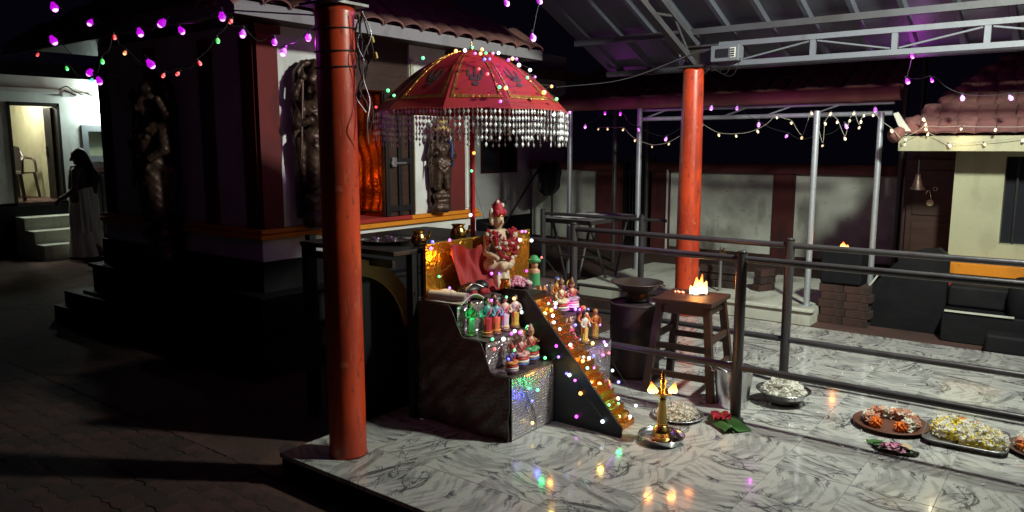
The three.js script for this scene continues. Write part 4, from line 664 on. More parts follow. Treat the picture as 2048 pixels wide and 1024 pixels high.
// small figurines
const C = { skin: [0.5, 0.27, 0.17], pink: [0.62, 0.3, 0.3], hair: [0.02, 0.015, 0.014], white: [0.68, 0.64, 0.58], green: [0.06, 0.3, 0.12], teal: [0.1, 0.32, 0.3], yellow: [0.68, 0.46, 0.08], orange: [0.6, 0.2, 0.05], red: [0.5, 0.04, 0.04], blue: [0.06, 0.12, 0.42], brown: [0.16, 0.07, 0.04], cream: [0.66, 0.52, 0.34], mauve: [0.36, 0.24, 0.34] };
const fm = {}; for (const k in C) fm[k] = std(C[k], 0.42, { bumpMap: noiseBump, bumpScale: 0.0006 });
function standing(label, a, y, b, h, k, turn = 0) {
  const t = local('standing_figurine', label, 'figurine', [a, y, b], 'painted clay figurines on the altar', Math.PI / 2 - 0.4 + turn), s = h / 0.17 * 1.28;
  const S = g => g.scale(s, s, s);
  obj('base', S(lathe([[0, 0], [0.026, 0], [0.027, 0.006], [0.022, 0.012], [0, 0.012]], 14)), fm[k.base || 'brown'], t);
  obj('skirt', S(new THREE.LatheGeometry([[0, 0.012], [0.02, 0.012], [0.017, 0.03], [0.018, 0.055], [0.02, 0.075], [0.016, 0.085]].map(p => new THREE.Vector2(...p)), 22).scale(1.05, 1, 0.8)), fm[k.skirt], t);
  { const m = t.children[t.children.length - 1], p = m.geometry.attributes.position; for (let i = 0; i < p.count; i++) { const an = Math.atan2(p.getX(i), p.getZ(i)), q = 1 + 0.07 * Math.sin(an * 8); p.setX(i, p.getX(i) * q); p.setZ(i, p.getZ(i) * q); } m.geometry.computeVertexNormals(); }
  obj('torso', [S(new THREE.LatheGeometry([[0.016, 0.082], [0.018, 0.1], [0.021, 0.115], [0.016, 0.124], [0.006, 0.13], [0.006, 0.136]].map(p => new THREE.Vector2(...p)), 14).scale(1.1, 1, 0.75)), S(tube([v3(-0.021, 0.117, 0), v3(-0.029, 0.1, 0.002), v3(-0.025, 0.088, 0.013), v3(-0.01, 0.096, 0.019)], 0.0055, 10, 6)), S(tube([v3(0.021, 0.117, 0), v3(0.03, 0.1, 0.003), v3(0.024, 0.088, 0.014), v3(0.008, 0.094, 0.019)], 0.0055, 10, 6))], fm[k.top], t);
  obj('sash', S(tube([v3(0.018, 0.12, 0.006), v3(0, 0.1, 0.018), v3(-0.018, 0.08, 0.012), v3(-0.02, 0.055, 0.012)], 0.004, 12, 5)), fm[k.sash || 'red'], t);
  obj('hem', S(new THREE.TorusGeometry(0.0195, 0.0025, 5, 18).rotateX(Math.PI / 2).scale(1.05, 1, 0.85).translate(0, 0.02, 0)), fm.yellow, t);
  obj('eyes', [S(ball(0.0016, -0.0045, 0.149, 0.0122)), S(ball(0.0016, 0.0045, 0.149, 0.0122))], fm.hair, t);
  obj('head', [S(ball(0.0125, 0, 0.147, 0.001, 0.9, 1.1, 0.95, 12)), S(ball(0.003, 0, 0.146, 0.013))], fm.skin, t);
  obj('hair', [S(ball(0.0135, 0, 0.151, -0.0025, 1, 0.95, 1, 12)), S(ball(0.011, 0, 0.135, -0.01, 1, 1.5, 0.6))], fm[k.hair || 'hair'], t);
}
function seated(label, a, y, b, h, k, turn = 0) {
  const t = local('seated_figurine', label, 'figurine', [a, y, b], 'painted clay figurines on the altar', Math.PI / 2 - 0.4 + turn), s = h / 0.17 * 1.28;
  const S = g => g.scale(s, s, s);
  obj('stand', S(lathe([[0, 0], [0.024, 0], [0.024, 0.014], [0.03, 0.02], [0, 0.02]], 16)), fm.mauve, t);
  obj('blue_ring', S(lathe([[0.02, 0.02], [0.036, 0.02], [0.039, 0.025], [0.036, 0.03], [0.02, 0.03]], 18)), fm[k.ring || 'blue'], t);
  obj('white_ring', S(lathe([[0.02, 0.03], [0.035, 0.03], [0.038, 0.036], [0.035, 0.042], [0.02, 0.042]], 18)), fm.white, t);
  obj('red_ring', S(lathe([[0.02, 0.042], [0.034, 0.042], [0.037, 0.048], [0.033, 0.054], [0, 0.054]], 18)), fm[k.ring2 || 'red'], t);
  obj('legs', [S(ball(0.02, -0.016, 0.064, 0.006, 1.25, 0.62, 1)), S(ball(0.02, 0.016, 0.064, 0.006, 1.25, 0.62, 1)), S(tube([v3(-0.034, 0.062, 0.008), v3(-0.01, 0.06, 0.026), v3(0.014, 0.06, 0.024)], 0.008, 8, 6))], fm[k.skirt], t);
  obj('torso', [S(new THREE.LatheGeometry([[0, 0.06], [0.017, 0.066], [0.015, 0.082], [0.02, 0.1], [0.015, 0.11], [0.006, 0.116], [0.006, 0.12]].map(p => new THREE.Vector2(...p)), 14).scale(1.1, 1, 0.75)), S(tube([v3(-0.02, 0.104, 0), v3(-0.031, 0.088, 0.002), v3(-0.026, 0.074, 0.016)], 0.0055, 8, 6)), S(tube([v3(0.02, 0.104, 0), v3(0.032, 0.092, 0.006), v3(0.026, 0.104, 0.018)], 0.0055, 8, 6))], fm[k.top], t);
  obj('halo', S(new THREE.TorusGeometry(0.021, 0.0035, 6, 20).translate(0, 0.133, -0.012)), fm[k.halo || 'yellow'], t);
  obj('garland', S(tube([v3(-0.014, 0.112, 0.004), v3(-0.008, 0.09, 0.018), v3(0, 0.082, 0.02), v3(0.008, 0.09, 0.018), v3(0.014, 0.112, 0.004)], 0.0035, 14, 5)), fm[k.sash || 'red'], t);
  obj('eyes', [S(ball(0.0016, -0.0045, 0.133, 0.0122)), S(ball(0.0016, 0.0045, 0.133, 0.0122))], fm.hair, t);
  obj('head', [S(ball(0.0125, 0, 0.131, 0.001, 0.92, 1.1, 0.95, 12)), S(ball(0.003, 0, 0.13, 0.013)), S(ball(0.004, -0.012, 0.13, 0)), S(ball(0.004, 0.012, 0.13, 0))], fm[k.face || 'skin'], t);
  obj('crown', S(lathe([[0, 0.138], [0.0135, 0.138], [0.014, 0.144], [0.01, 0.152], [0.007, 0.163], [0, 0.172]], 12)), fm[k.crown || 'yellow'], t);
}
standing('standing figurine lit green, at the outer end of the standing row', 0.24, 0.501, 0.655, 0.155, { skirt: 'white', top: 'green', base: 'cream' });
standing('standing figurine in teal top with red wrap and long black hair', 0.325, 0.501, 0.69, 0.175, { skirt: 'red', top: 'teal' });
standing('standing figurine in teal blouse and orange skirt', 0.325, 0.501, 0.765, 0.16, { skirt: 'orange', top: 'teal' });
standing('standing figurine all in pale cloth beside the orange-skirted one', 0.315, 0.501, 0.855, 0.16, { skirt: 'white', top: 'cream' });
standing('standing figurine in yellow skirt next to the stair cheek', 0.32, 0.501, 0.94, 0.155, { skirt: 'yellow', top: 'white' });
standing('short brown figurine behind the standing row', 0.235, 0.501, 0.86, 0.16, { skirt: 'brown', top: 'skin' });
seated('orange figurine crouching at the outer corner of the lowest tier', 0.515, 0.341, 0.655, 0.13, { skirt: 'orange', top: 'blue', crown: 'red', ring: 'mauve' });
seated('seated pink figurine on red, white and blue rings', 0.49, 0.341, 0.765, 0.165, { skirt: 'pink', top: 'pink', crown: 'pink' });
seated('seated figurine with green legs on red, white and blue rings', 0.475, 0.341, 0.875, 0.17, { skirt: 'green', top: 'skin', crown: 'skin' });
seated('orange seated figurine beside the top of the golden steps', 0.24, 0.501, 1.29, 0.14, { skirt: 'orange', top: 'yellow', crown: 'orange' });
seated('cream seated figurine with dark hair on a striped stand', 0.335, 0.501, 1.375, 0.175, { skirt: 'cream', top: 'cream', crown: 'brown', ring: 'mauve' });
seated('seated figurine with mauve legs on pink and white rings', 0.33, 0.501, 1.5, 0.165, { skirt: 'mauve', top: 'skin', crown: 'brown', ring: 'white', ring2: 'pink' });
standing('orange-clad figurine behind the cream seated one', 0.25, 0.501, 1.46, 0.17, { skirt: 'orange', top: 'orange', hair: 'blue' });
seated('small pink figurine leaning by the golden steps on the lower tier', 0.45, 0.341, 1.3, 0.14, { skirt: 'pink', top: 'pink', crown: 'pink' }, 0.5);
standing('figurine in pale yellow holding cloth, middle of the lower tier', 0.485, 0.341, 1.405, 0.16, { skirt: 'yellow', top: 'white' }, 0.3);
standing('orange figurine with dark collar at the far end of the lower tier', 0.475, 0.341, 1.545, 0.15, { skirt: 'yellow', top: 'orange', hair: 'orange' });
standing('reddish brown figurine behind the pale yellow one', 0.43, 0.341, 1.48, 0.17, { skirt: 'brown', top: 'orange', hair: 'orange' });
seated('small dark seated figurine tucked against the top riser', 0.215, 0.501, 1.37, 0.13, { skirt: 'brown', top: 'skin', crown: 'orange', ring: 'mauve' });
standing('white-skirted figurine with a blue shawl against the top riser', 0.225, 0.501, 1.55, 0.15, { skirt: 'white', top: 'blue' });
seated('tiny red figurine beside the stair cheek on the lowest tier', 0.43, 0.341, 0.945, 0.11, { skirt: 'red', top: 'orange', crown: 'yellow', ring: 'red' });
{ // figurine with a green turban on the top tier
  const t = local('turbaned_figurine', 'figurine with a big green turban on the altar top', 'figurine', [0.17, 0.671, 1.33], 'painted clay figurines on the altar', 0.9);
  obj('body', [lathe([[0, 0], [0.035, 0], [0.03, 0.05], [0.034, 0.09], [0.016, 0.105], [0, 0.11]], 16), ball(0.024, 0, 0.125, 0.004, 0.9, 1.1, 1, 12)], fm.skin, t);
  obj('green_wrap', lathe([[0.037, 0.002], [0.034, 0.04], [0.035, 0.075]], 16), fm.green, t);
  obj('turban', [new THREE.TorusGeometry(0.024, 0.016, 8, 18).rotateX(Math.PI / 2 - 0.2).translate(0, 0.148, 0), ball(0.027, 0, 0.158, -0.004, 1, 0.9, 1, 12)], fm.green, t);
}
{ const t = thing('flower_heap', 'heap of pink and white flowers at the foot of the idol', 'flowers', [0.12, 0.671, 1.25]); const p = [], w = [];
  for (let k = 0; k < 60; k++) { const an = rr(0, 6.3), r = Math.sqrt(rnd()) * 0.075; (k % 4 ? p : w).push(puff(rr(0.008, 0.016)).translate(0.12 + Math.cos(an) * r, 0.68 + (0.075 - r) * 0.7 * rnd() + 0.004, -(1.24 + Math.sin(an) * r))); }
  obj('pink_flowers', p, M.petalP, t).userData.kind = 'stuff'; obj('white_flowers', w, M.petalW, t).userData.kind = 'stuff'; }
{ const t = thing('rolled_cloth', 'rolled pale cloth with violet edge lying on the altar top', 'cloth', [0.1, 0.671, 0.65]);
  const m = std([0.6, 0.55, 0.44], 0.85, { bumpMap: noiseBump, bumpScale: 0.002 });
  obj('roll', [rod(P(-0.02, 0.7, 0.62), P(0.21, 0.697, 0.66), 0.026, 0.03, 16), slab((u, v) => P(-0.03 + u * 0.25, 0.675 + 0.05 * Math.sin(v * 3.1) * (0.6 + 0.4 * Math.sin(u * 7)), 0.585 + v * 0.2 + 0.02 * u), 18, 12, 0.006)], m, t);
  const sp = []; for (let k = 0; k < 34; k++) { const an = k / 34 * 14, r = 0.03 * (1 - k / 44); sp.push(P(0.214, 0.697 + Math.sin(an) * r, 0.66 + Math.cos(an) * r)); }
  obj('violet_edge', tube(sp, 0.0028, 60, 5), std([0.32, 0.08, 0.24], 0.8), t); }
{ const t = thing('black_bag', 'small black bag with red ribbon lying before the gold panel', 'bag', [0.09, 0.671, 0.83]);
  obj('bag', [ball(0.075, 0.09, 0.71, -0.83, 0.8, 0.5, 1.1, 16), ball(0.045, 0.1, 0.72, -0.91, 1, 0.75, 1, 12)], M.blackSheet, t);
  obj('ribbon', ball(0.022, 0.15, 0.7, -0.79, 0.8, 0.9, 1.2), M.redCloth, t); obj('ribbon', ball(0.022, 0.155, 0.7, -0.87, 0.8, 0.9, 1.5), M.redCloth, t);
  obj('strap', tube([P(0.13, 0.72, 0.74), P(0.14, 0.75, 0.78), P(0.12, 0.74, 0.84), P(0.14, 0.72, 0.88)], 0.006, 16, 5), M.steelDull, t); }
{ const t = thing('foil_pot', 'small pot wrapped in shiny copper foil beside the idol', 'pot', [0.16, 0.671, 1.02]);
  obj('pot', lathe([[0, 0], [0.022, 0], [0.032, 0.03], [0.022, 0.06], [0.028, 0.075], [0.024, 0.07], [0, 0.06]], 18, 0.17, 0.671, 1.04), M.copperFoil, t); }

// ---------------------------------------------------------------- ceremonial umbrella
const UC = [-0.12, 1.1], URX = 0.575;
const umb = thing('ceremonial_umbrella', 'red ceremonial umbrella with gold trim and silver sequin fringe over the altar', 'umbrella', [UC[0], -0.12, UC[1]]);
{
  const prof = [[0.0, 2.052], [0.1, 2.038], [0.22, 1.99], [0.34, 1.915], [0.44, 1.83], [0.515, 1.755], [URX, 1.695]];
  const at = s => { const f = s * (prof.length - 1), i = Math.min(prof.length - 2, Math.floor(f)), q = f - i; return [prof[i][0] + (prof[i + 1][0] - prof[i][0]) * q, prof[i][1] + (prof[i + 1][1] - prof[i][1]) * q]; };
  const A0 = Math.atan2(-3.45, 2.94), N = 10, st = Math.PI * 2 / N, ang = k => A0 - 0.262 + k * st;       // angle in (a,b)
  const pt = (s, th0, th1, u, lift = 0) => { const [r, y] = at(s); const p0 = [Math.cos(th0) * r, Math.sin(th0) * r], p1 = [Math.cos(th1) * r, Math.sin(th1) * r]; const sag = 1 - 0.02 * Math.sin(u * Math.PI) * s, k = (1 + lift); return P(UC[0] + (p0[0] + (p1[0] - p0[0]) * u) * sag * k, y + lift * 0.5 - (s > 0.97 ? -0.006 * Math.sin(u * Math.PI) : 0), UC[1] + (p0[1] + (p1[1] - p0[1]) * u) * sag * k); };
  for (let k = 0; k < N; k++) {
    const t0 = ang(k), t1 = ang(k + 1);
    const pn = obj(k ? 'canopy_panel_' + String(k).padStart(3, '0') : 'canopy_panel', slab((u, v) => pt(v, t0, t1, u), 8, 14, 0.003), M.umbrella, umb);
    obj('gold_border', [...slab((u, v) => pt(0.8 + v * 0.035, t0, t1, 0.07 + u * 0.86, 0.006), 8, 1, 0.002), ...slab((u, v) => pt(0.14 + v * 0.69, t0, t1, 0.07 + u * 0.05, 0.006), 1, 10, 0.002), ...slab((u, v) => pt(0.14 + v * 0.69, t0, t1, 0.88 + u * 0.05, 0.006), 1, 10, 0.002)], M.goldTrim, pn);
    obj('emblem', [[0.46, 0.47, 0.53, 0.16], [0.6, 0.36, 0.64, 0.03], [0.5, 0.3, 0.37, 0.08], [0.5, 0.63, 0.7, 0.08], [0.56, 0.36, 0.45, 0.05], [0.56, 0.55, 0.64, 0.05], [0.64, 0.43, 0.57, 0.05]].flatMap(([s, u0, u1, d]) => slab((u, v) => pt(s + v * d, t0, t1, u0 + (u1 - u0) * (0.5 + (u - 0.5) * (0.55 + 0.45 * Math.sin(v * 3.1))), 0.004 + 0.0004 * (u0 * 10 % 3)), 3, 4, 0.001)), M.darkEmblem, pn);
    obj('rib', rod(P(UC[0] + Math.cos(t0) * 0.03, 1.98, UC[1] + Math.sin(t0) * 0.03), P(UC[0] + Math.cos(t0) * (URX - 0.02), 1.69, UC[1] + Math.sin(t0) * (URX - 0.02)), 0.005, 0.005, 6), M.steelDull, umb);
  }
  obj('pole', rod(P(UC[0], -0.12, UC[1]), P(UC[0], 2.05, UC[1]), 0.016, 0.014, 14), std([0.4, 0.012, 0.016], 0.35, { clearcoat: 0.4 }), umb);
  obj('finial', [rod(P(UC[0], 2.05, UC[1]), P(UC[0], 2.1, UC[1]), 0.006, 0.003, 8), ball(0.014, UC[0], 2.058, -UC[1])], M.brass, umb);
  // fringe: strands of sequins
  const seq = new THREE.OctahedronGeometry(1).scale(0.0092, 0.0145, 0.0018), variants = [];
  for (let v = 0; v < 6; v++) { const n = 4 + (v % 3), l = [rod(v3(0, 0, 0), v3(0, -0.034 * n, 0), 0.0006, 0.0006, 3)]; for (let k = 0; k < n; k++) l.push(seq.clone().rotateY(rr(-0.5, 0.5)).translate(rr(-0.001, 0.001), -0.022 - k * 0.034, rr(-0.002, 0.002))); variants.push(join(l)); }
  const S = 150; for (let i = 0; i < S; i++) { const th = A0 - 0.262 + (i + 0.5) / S * Math.PI * 2, k = Math.floor((i + 0.5) / S * N), t0 = ang(k), t1 = ang(k + 1), f = (i + 0.5) / S * N - k; const p = pt(1, t0, t1, f); const m = shared(i ? 'fringe_strand_' + String(i).padStart(3, '0') : 'fringe_strand', variants[((i * 7) % 11) % 6], M.sequin, umb, [p.x, p.y + 0.004, -p.z], th + Math.PI / 2 + rr(-0.4, 0.4)); void m; }
}

// ---------------------------------------------------------------- black table behind the altar, its pots, the arch board
{
  const t = thing('black_table', 'black iron table with vessels standing behind the altar', 'table', [-0.45, -0.12, 0.95]);
  obj('top', R(-0.86, -0.07, 0.925, 0.952, 0.4, 1.45, 0.006), M.blackIron, t);
  for (const [a, b] of [[-0.83, 0.43], [-0.095, 0.56], [-0.83, 1.42], [-0.095, 1.42]]) obj('leg', bar(P(a, -0.12, b), P(a, 0.925, b), 0.045, 0.045), M.blackIron, t);
  obj('apron', [R(-0.84, -0.1, 0.86, 0.9, 0.42, 0.44)], M.blackIron, t);
  obj('shelf', R(-0.83, -0.1, 0.45, 0.47, 0.62, 1.42), M.blackIron, t);
  const p = thing('fence_stub', 'short black iron post with a rail end beside the black table', 'post', [-0.98, -0.12, 0.52]);
  obj('post', bar(P(-0.95, -0.12, 0.55), P(-0.95, 0.97, 0.55), 0.045, 0.045), M.blackIron, p);
  obj('rail', bar(P(-0.95, 0.9, 0.575), P(-0.95, 0.9, 1.5), 0.025, 0.025), M.blackIron, p);
  const arch = thing('arch_board', 'black round-topped board with a yellow rim leaning under the table', 'board', [-0.3, -0.12, 0.4]);
  const pts = [], rim = [], rin = [];
  for (let k = 0; k <= 14; k++) { const an = 1.65 * k / 14; pts.push([(0.3 + Math.cos(an) * 0.47), 0.43 + Math.sin(an) * 0.47]); }
  for (let k = 0; k <= 16; k++) { const an = 0.02 + 1.62 * k / 16; rim.push([(0.3 + Math.cos(an) * 0.472), 0.43 + Math.sin(an) * 0.472]); rin.push([(0.3 + Math.cos(an) * 0.385), 0.43 + Math.sin(an) * 0.385]); }
  const side = g => g.rotateY(Math.PI / 2);
  obj('board', side(extrude([[0.77, -0.12], ...pts, [0.262, -0.12]], 0.03, 0)).translate(-0.33, 0, 0), M.blackSheet, arch);
  obj('yellow_rim', side(extrude([...rim, ...rin.reverse()], 0.012, 0.002)).translate(-0.297, 0, 0), std([0.6, 0.45, 0.18], 0.5), arch);
  const pot = (label, a, b, s, m) => { const q = thing('brass_pot', label, 'pot', [a, 0.952, b], 'vessels on the black table'); obj('body', lathe([[0, 0], [0.03, 0], [0.045, 0.02], [0.05, 0.045], [0.038, 0.07], [0.03, 0.08], [0.042, 0.095], [0.036, 0.092], [0.026, 0.08], [0.03, 0.07], [0, 0.01]].map(([r, y]) => [r * s, y * s]), 24, a, 0.953, b), m, q); obj('spout', tube([P(a + 0.03 * s, 0.953 + 0.04 * s, b + 0.02 * s), P(a + 0.055 * s, 0.953 + 0.06 * s, b + 0.03 * s), P(a + 0.06 * s, 0.953 + 0.09 * s, b + 0.035 * s)], 0.008 * s, 10, 7), m, q); };
  pot('dark brass spouted pot at the corner of the black table', -0.14, 0.66, 0.92, M.brass);
  pot('bright brass spouted pot beside the red umbrella pole', -0.14, 0.99, 1.0, M.brass);
  const pl = thing('vessel_tray', 'steel tray of small bowls lying on the black table', 'tray', [-0.4, 0.952, 0.66]);
  obj('tray', lathe([[0, 0], [0.13, 0], [0.15, 0.02], [0.146, 0.02], [0.128, 0.005], [0, 0.005]], 32, -0.4, 0.953, 0.66), M.steel, pl);
  for (const [x, b] of [[-0.44, 0.62], [-0.36, 0.68], [-0.43, 0.71]]) obj('bowl', lathe([[0, 0], [0.02, 0], [0.032, 0.025], [0.029, 0.025], [0.018, 0.004], [0, 0.004]], 18, x, 0.958, b), M.steel, pl);
  const it = thing('tin_bundle', 'small bundle of tin bowls and red cloth on the table shelf', 'bundle', [-0.4, 0.47, 0.95]);
  obj('bowls', [lathe([[0, 0], [0.04, 0], [0.06, 0.04], [0.056, 0.04], [0, 0.008]], 18, -0.42, 0.472, 0.9), lathe([[0, 0], [0.03, 0], [0.045, 0.03], [0.042, 0.03], [0, 0.006]], 18, -0.3, 0.472, 0.98)], M.steel, it);
  obj('red_wrap', ball(0.05, -0.36, 0.5, -1.04, 1.2, 0.6, 1, 14), M.redCloth, it);
}

// ---------------------------------------------------------------- stool, drum, bucket, basins and offerings
{
  const t = local('wooden_stool', 'tall wooden stool with splayed legs carrying a burning camphor flame', 'stool', [0.9, 0, 1.98], null, 0.09);
  obj('seat', new RoundedBoxGeometry(0.375, 0.028, 0.375, 2, 0.006).translate(0, 0.576, 0), M.wood, t);
  obj('apron', [R(-0.15, 0.15, 0.5, 0.562, 0.135, 0.155), R(-0.15, 0.15, 0.5, 0.562, -0.155, -0.135), R(-0.155, -0.135, 0.5, 0.562, -0.135, 0.135), R(0.135, 0.155, 0.5, 0.562, -0.135, 0.135)], M.wood, t);
  for (const x of [-1, 1]) for (const z of [-1, 1]) obj('leg', bar(v3(x * 0.205, 0, z * 0.205), v3(x * 0.145, 0.562, z * 0.145), 0.042, 0.042), M.wood, t);
  for (const [y, r] of [[0.13, 0.19], [0.3, 0.172]]) for (const s of [-1, 1]) { obj('stretcher', bar(v3(-r, y, s * r), v3(r, y, s * r), 0.022, 0.036), M.wood, t); obj('stretcher', bar(v3(s * r, y + 0.05, -r), v3(s * r, y + 0.05, r), 0.022, 0.036), M.wood, t); }
}
function flames(list, mat, t, name = 'flame') { obj(name, list.map(([x, y, z, r, h, lx, lz]) => { const g = lathe([[0, 0], [r * 0.8, h * 0.08], [r, h * 0.22], [r * 0.78, h * 0.45], [r * 0.36, h * 0.75], [0, h]], 14), p = g.attributes.position; for (let i = 0; i < p.count; i++) { const q = p.getY(i) / h; p.setX(i, p.getX(i) * (1 + 0.1 * Math.sin(q * 6 + x * 90)) + lx * q * q * h); p.setZ(i, p.getZ(i) * (1 + 0.1 * Math.sin(q * 5 + z * 70)) + lz * q * q * h); } g.computeVertexNormals(); return g.translate(x, y, z); }), mat, t, true); }
{
  const t = thing('camphor_flame', 'bright jagged camphor flame burning on the stool top', 'flame', [0.9, 0.59, 2.07]);
  obj('dish', lathe([[0, 0.001], [0.05, 0.001], [0.065, 0.008], [0.05, 0.006], [0, 0.005]], 20, 0.9, 0.59, 2.07), M.agedBronze, t);
  const fq = [[0.9, 0.603, -2.06, 0.89, 0.69, -2.065, 0.033, 0.004, 1], [0.925, 0.603, -2.085, 0.94, 0.665, -2.1, 0.03, 0.004, 1], [0.875, 0.6, -2.045, 0.862, 0.64, -2.04, 0.022, 0.003, 1], [0.905, 0.6, -2.035, 0.915, 0.635, -2.02, 0.02, 0.003, 1], [0.91, 0.61, -2.075, 0.918, 0.71, -2.085, 0.02, 0.003, 1]];
  const fg = clean(sdf(fq, v3(0.82, 0.56, -2.14), v3(0.97, 0.72, -1.99), 0.004, 0.012)), fp = fg.attributes.position; for (let i = 0; i < fp.count; i++) fg.attributes.uv.setXY(i, 0.5, Math.min(0.98, Math.max(0.02, (fp.getY(i) - 0.585) / 0.125)));
  obj('flame', fg, M.flame, t, true);
  obj('embers', [0, 1, 2, 3, 4].map(k => puff(0.006, 0).translate(0.77 + k * 0.014, 0.595, -(2.02 + (k % 2) * 0.012))), glow([1, 0.16, 0.04], 2.5), t);
  lightAt(0xff8c3c, 0.16, [0.9, 0.69, 2.04], 0.03);
}
{
  const t = thing('metal_drum', 'dark metal drum standing between the two railings', 'drum', [0.47, 0, 2.06]);
  obj('shell', lathe([[0, 0.005], [0.165, 0.005], [0.17, 0.012], [0.165, 0.03], [0.165, 0.17], [0.171, 0.18], [0.165, 0.19], [0.165, 0.33], [0.171, 0.34], [0.165, 0.35], [0.165, 0.47], [0.171, 0.48], [0.171, 0.486], [0.16, 0.486], [0.158, 0.476], [0, 0.474]], 40, 0.47, 0, 2.06), mottled([0.24, 0.2, 0.22], [0.16, 0.1, 0.09], 0.7, 201, { roughness: 0.45, metalness: 0.3 }), t);
  obj('bung', lathe([[0, 0.01], [0.02, 0.01], [0.022, 0], [0, 0]], 14, 0.57, 0.475, 2.1), M.steelDull, t);
  const WY = 0.03; const w = thing('iron_wok', 'wide iron wok resting on top of the metal drum', 'wok', [0.45, 0.487, 2.1]);
  obj('stand', lathe([[0.06, 0], [0.085, 0], [0.07, 0.05], [0.06, 0.05]], 20, 0.45, 0.4875, 2.12), M.blackIron, w);
  obj('bowl', lathe([[0, 0.005], [0.06, 0.012], [0.12, 0.045], [0.165, 0.085], [0.172, 0.086], [0.172, 0.092], [0.163, 0.092], [0.117, 0.052], [0.058, 0.02], [0, 0.013]], 40, 0.45, 0.4875 + WY, 2.12), M.steelPaint, w);
  for (const s of [-1, 1]) obj('handle', new THREE.TorusGeometry(0.025, 0.006, 6, 12, Math.PI).rotateX(-Math.PI / 2).rotateY(s > 0 ? -Math.PI / 2 : Math.PI / 2).translate(0.45 + s * 0.17, 0.57 + WY, -2.12), M.steelPaint, w);
}
{
  const t = thing('steel_bucket', 'stainless steel bucket with folded handle behind the railing post', 'bucket', [1.24, 0, 1.83]);
  obj('pail', lathe([[0, 0.006], [0.082, 0.006], [0.085, 0.0], [0.088, 0.004], [0.09, 0.035], [0.093, 0.04], [0.092, 0.045], [0.112, 0.225], [0.117, 0.23], [0.114, 0.234], [0.109, 0.226], [0.087, 0.012], [0, 0.012]], 40, 1.24, 0, 1.83), M.steel, t);
  obj('handle', tube([P(1.14, 0.215, 1.77), P(1.12, 0.27, 1.72), P(1.2, 0.25, 1.71), P(1.31, 0.2, 1.75), P(1.33, 0.215, 1.89)], 0.004, 30, 6), M.steel, t);
  for (const [a, b] of [[1.14, 1.775], [1.335, 1.885]]) obj('ear', ball(0.014, a, 0.212, -b), M.steel, t);
}
const petalGeo = (() => { const g = new THREE.BufferGeometry(); g.setAttribute('position', new THREE.Float32BufferAttribute([0, 0, 0, 0.35, 0.12, 0.5, 0, 0.3, 1, 0, 0, 0, 0, 0.3, 1, -0.35, 0.12, 0.5], 3)); g.computeVertexNormals(); return g; })();
function blossomAt(r, v) { const l = [], q = new THREE.Quaternion().setFromEuler(new THREE.Euler(rr(-0.9, 0.9), rr(0, 6.3), rr(-0.9, 0.9))); for (let k = 0; k < 5; k++) l.push(petalGeo.clone().scale(r, r, r).rotateY(k * 1.2566)); return mergeGeometries(l.map(clean)).applyQuaternion(q).translate(v.x, v.y, v.z); }
function heap(t, name, mat, a, y, b, r, h, n, l = 0.022, w = 0.0058, rim = 1) { const g = []; for (let k = 0; k < n; k++) { const an = rr(0, 6.283), q = Math.sqrt(rnd()) * r, yy = y + h * Math.pow(Math.max(0, 1 - Math.pow(q / r, 2)), 0.8) * rr(0.75, 1.06) + rr(0, 0.006); g.push(k % 3 ? blossomAt(l * rr(0.55, 0.85), v3(a + Math.cos(an) * q, yy, -(b + Math.sin(an) * q * rim))) : budAt(l * rr(0.7, 1.2), w * rr(0.8, 1.3), v3(a + Math.cos(an) * q, yy, -(b + Math.sin(an) * q * rim)))); } const m = obj(name, g, mat, t); m.userData.kind = 'stuff'; return m; }
function mound(t, mat, a, y, b, r, h) { obj('flower_bed', lathe([[0, h * 0.86], [r * 0.4, h * 0.74], [r * 0.75, h * 0.4], [r * 0.97, 0], [0, 0]], 20, a, y, b), mat, t); }
{
  const t = thing('flower_basin', 'steel basin heaped with white jasmine behind the railing', 'basin', [1.46, 0, 2.06]);
  obj('basin', lathe([[0, 0.022], [0.09, 0.022], [0.1, 0.02], [0.125, 0.05], [0.14, 0.078], [0.155, 0.08], [0.156, 0.084], [0.138, 0.083], [0.12, 0.055], [0.09, 0.028], [0, 0.028]], 40, 1.46, 0, 2.06), M.steel, t);
  obj('foot_ring', lathe([[0.075, 0], [0.085, 0], [0.095, 0.022], [0.08, 0.022]], 32, 1.46, 0, 2.06), M.blackIron, t);
  mound(t, M.petalW2, 1.46, 0.05, 2.06, 0.118, 0.085); heap(t, 'jasmine_buds', M.petalW, 1.46, 0.062, 2.06, 0.122, 0.085, 420);
}
{
  const t = thing('rice_plate', 'fluted steel plate of pale petals behind the oil lamp', 'plate', [1.07, 0, 1.46]);
  obj('plate', lathe([[0, 0.002], [0.1, 0.002], [0.135, 0.015], [0.145, 0.017], [0.144, 0.021], [0.132, 0.02], [0.098, 0.007], [0, 0.007]], 48, 1.07, 0, 1.46), M.steelDull, t);
  for (let k = 0; k < 40; k++) { const an = k / 40 * 6.283; obj('rim_bead', ball(0.006, 1.07 + Math.cos(an) * 0.139, 0.019, -(1.46 + Math.sin(an) * 0.139), 1, 0.8, 1, 6), M.steel, t); }
  mound(t, M.petalW2, 1.07, 0.006, 1.46, 0.11, 0.062); heap(t, 'petals', M.petalW, 1.07, 0.012, 1.46, 0.117, 0.066, 460, 0.02, 0.005);
}
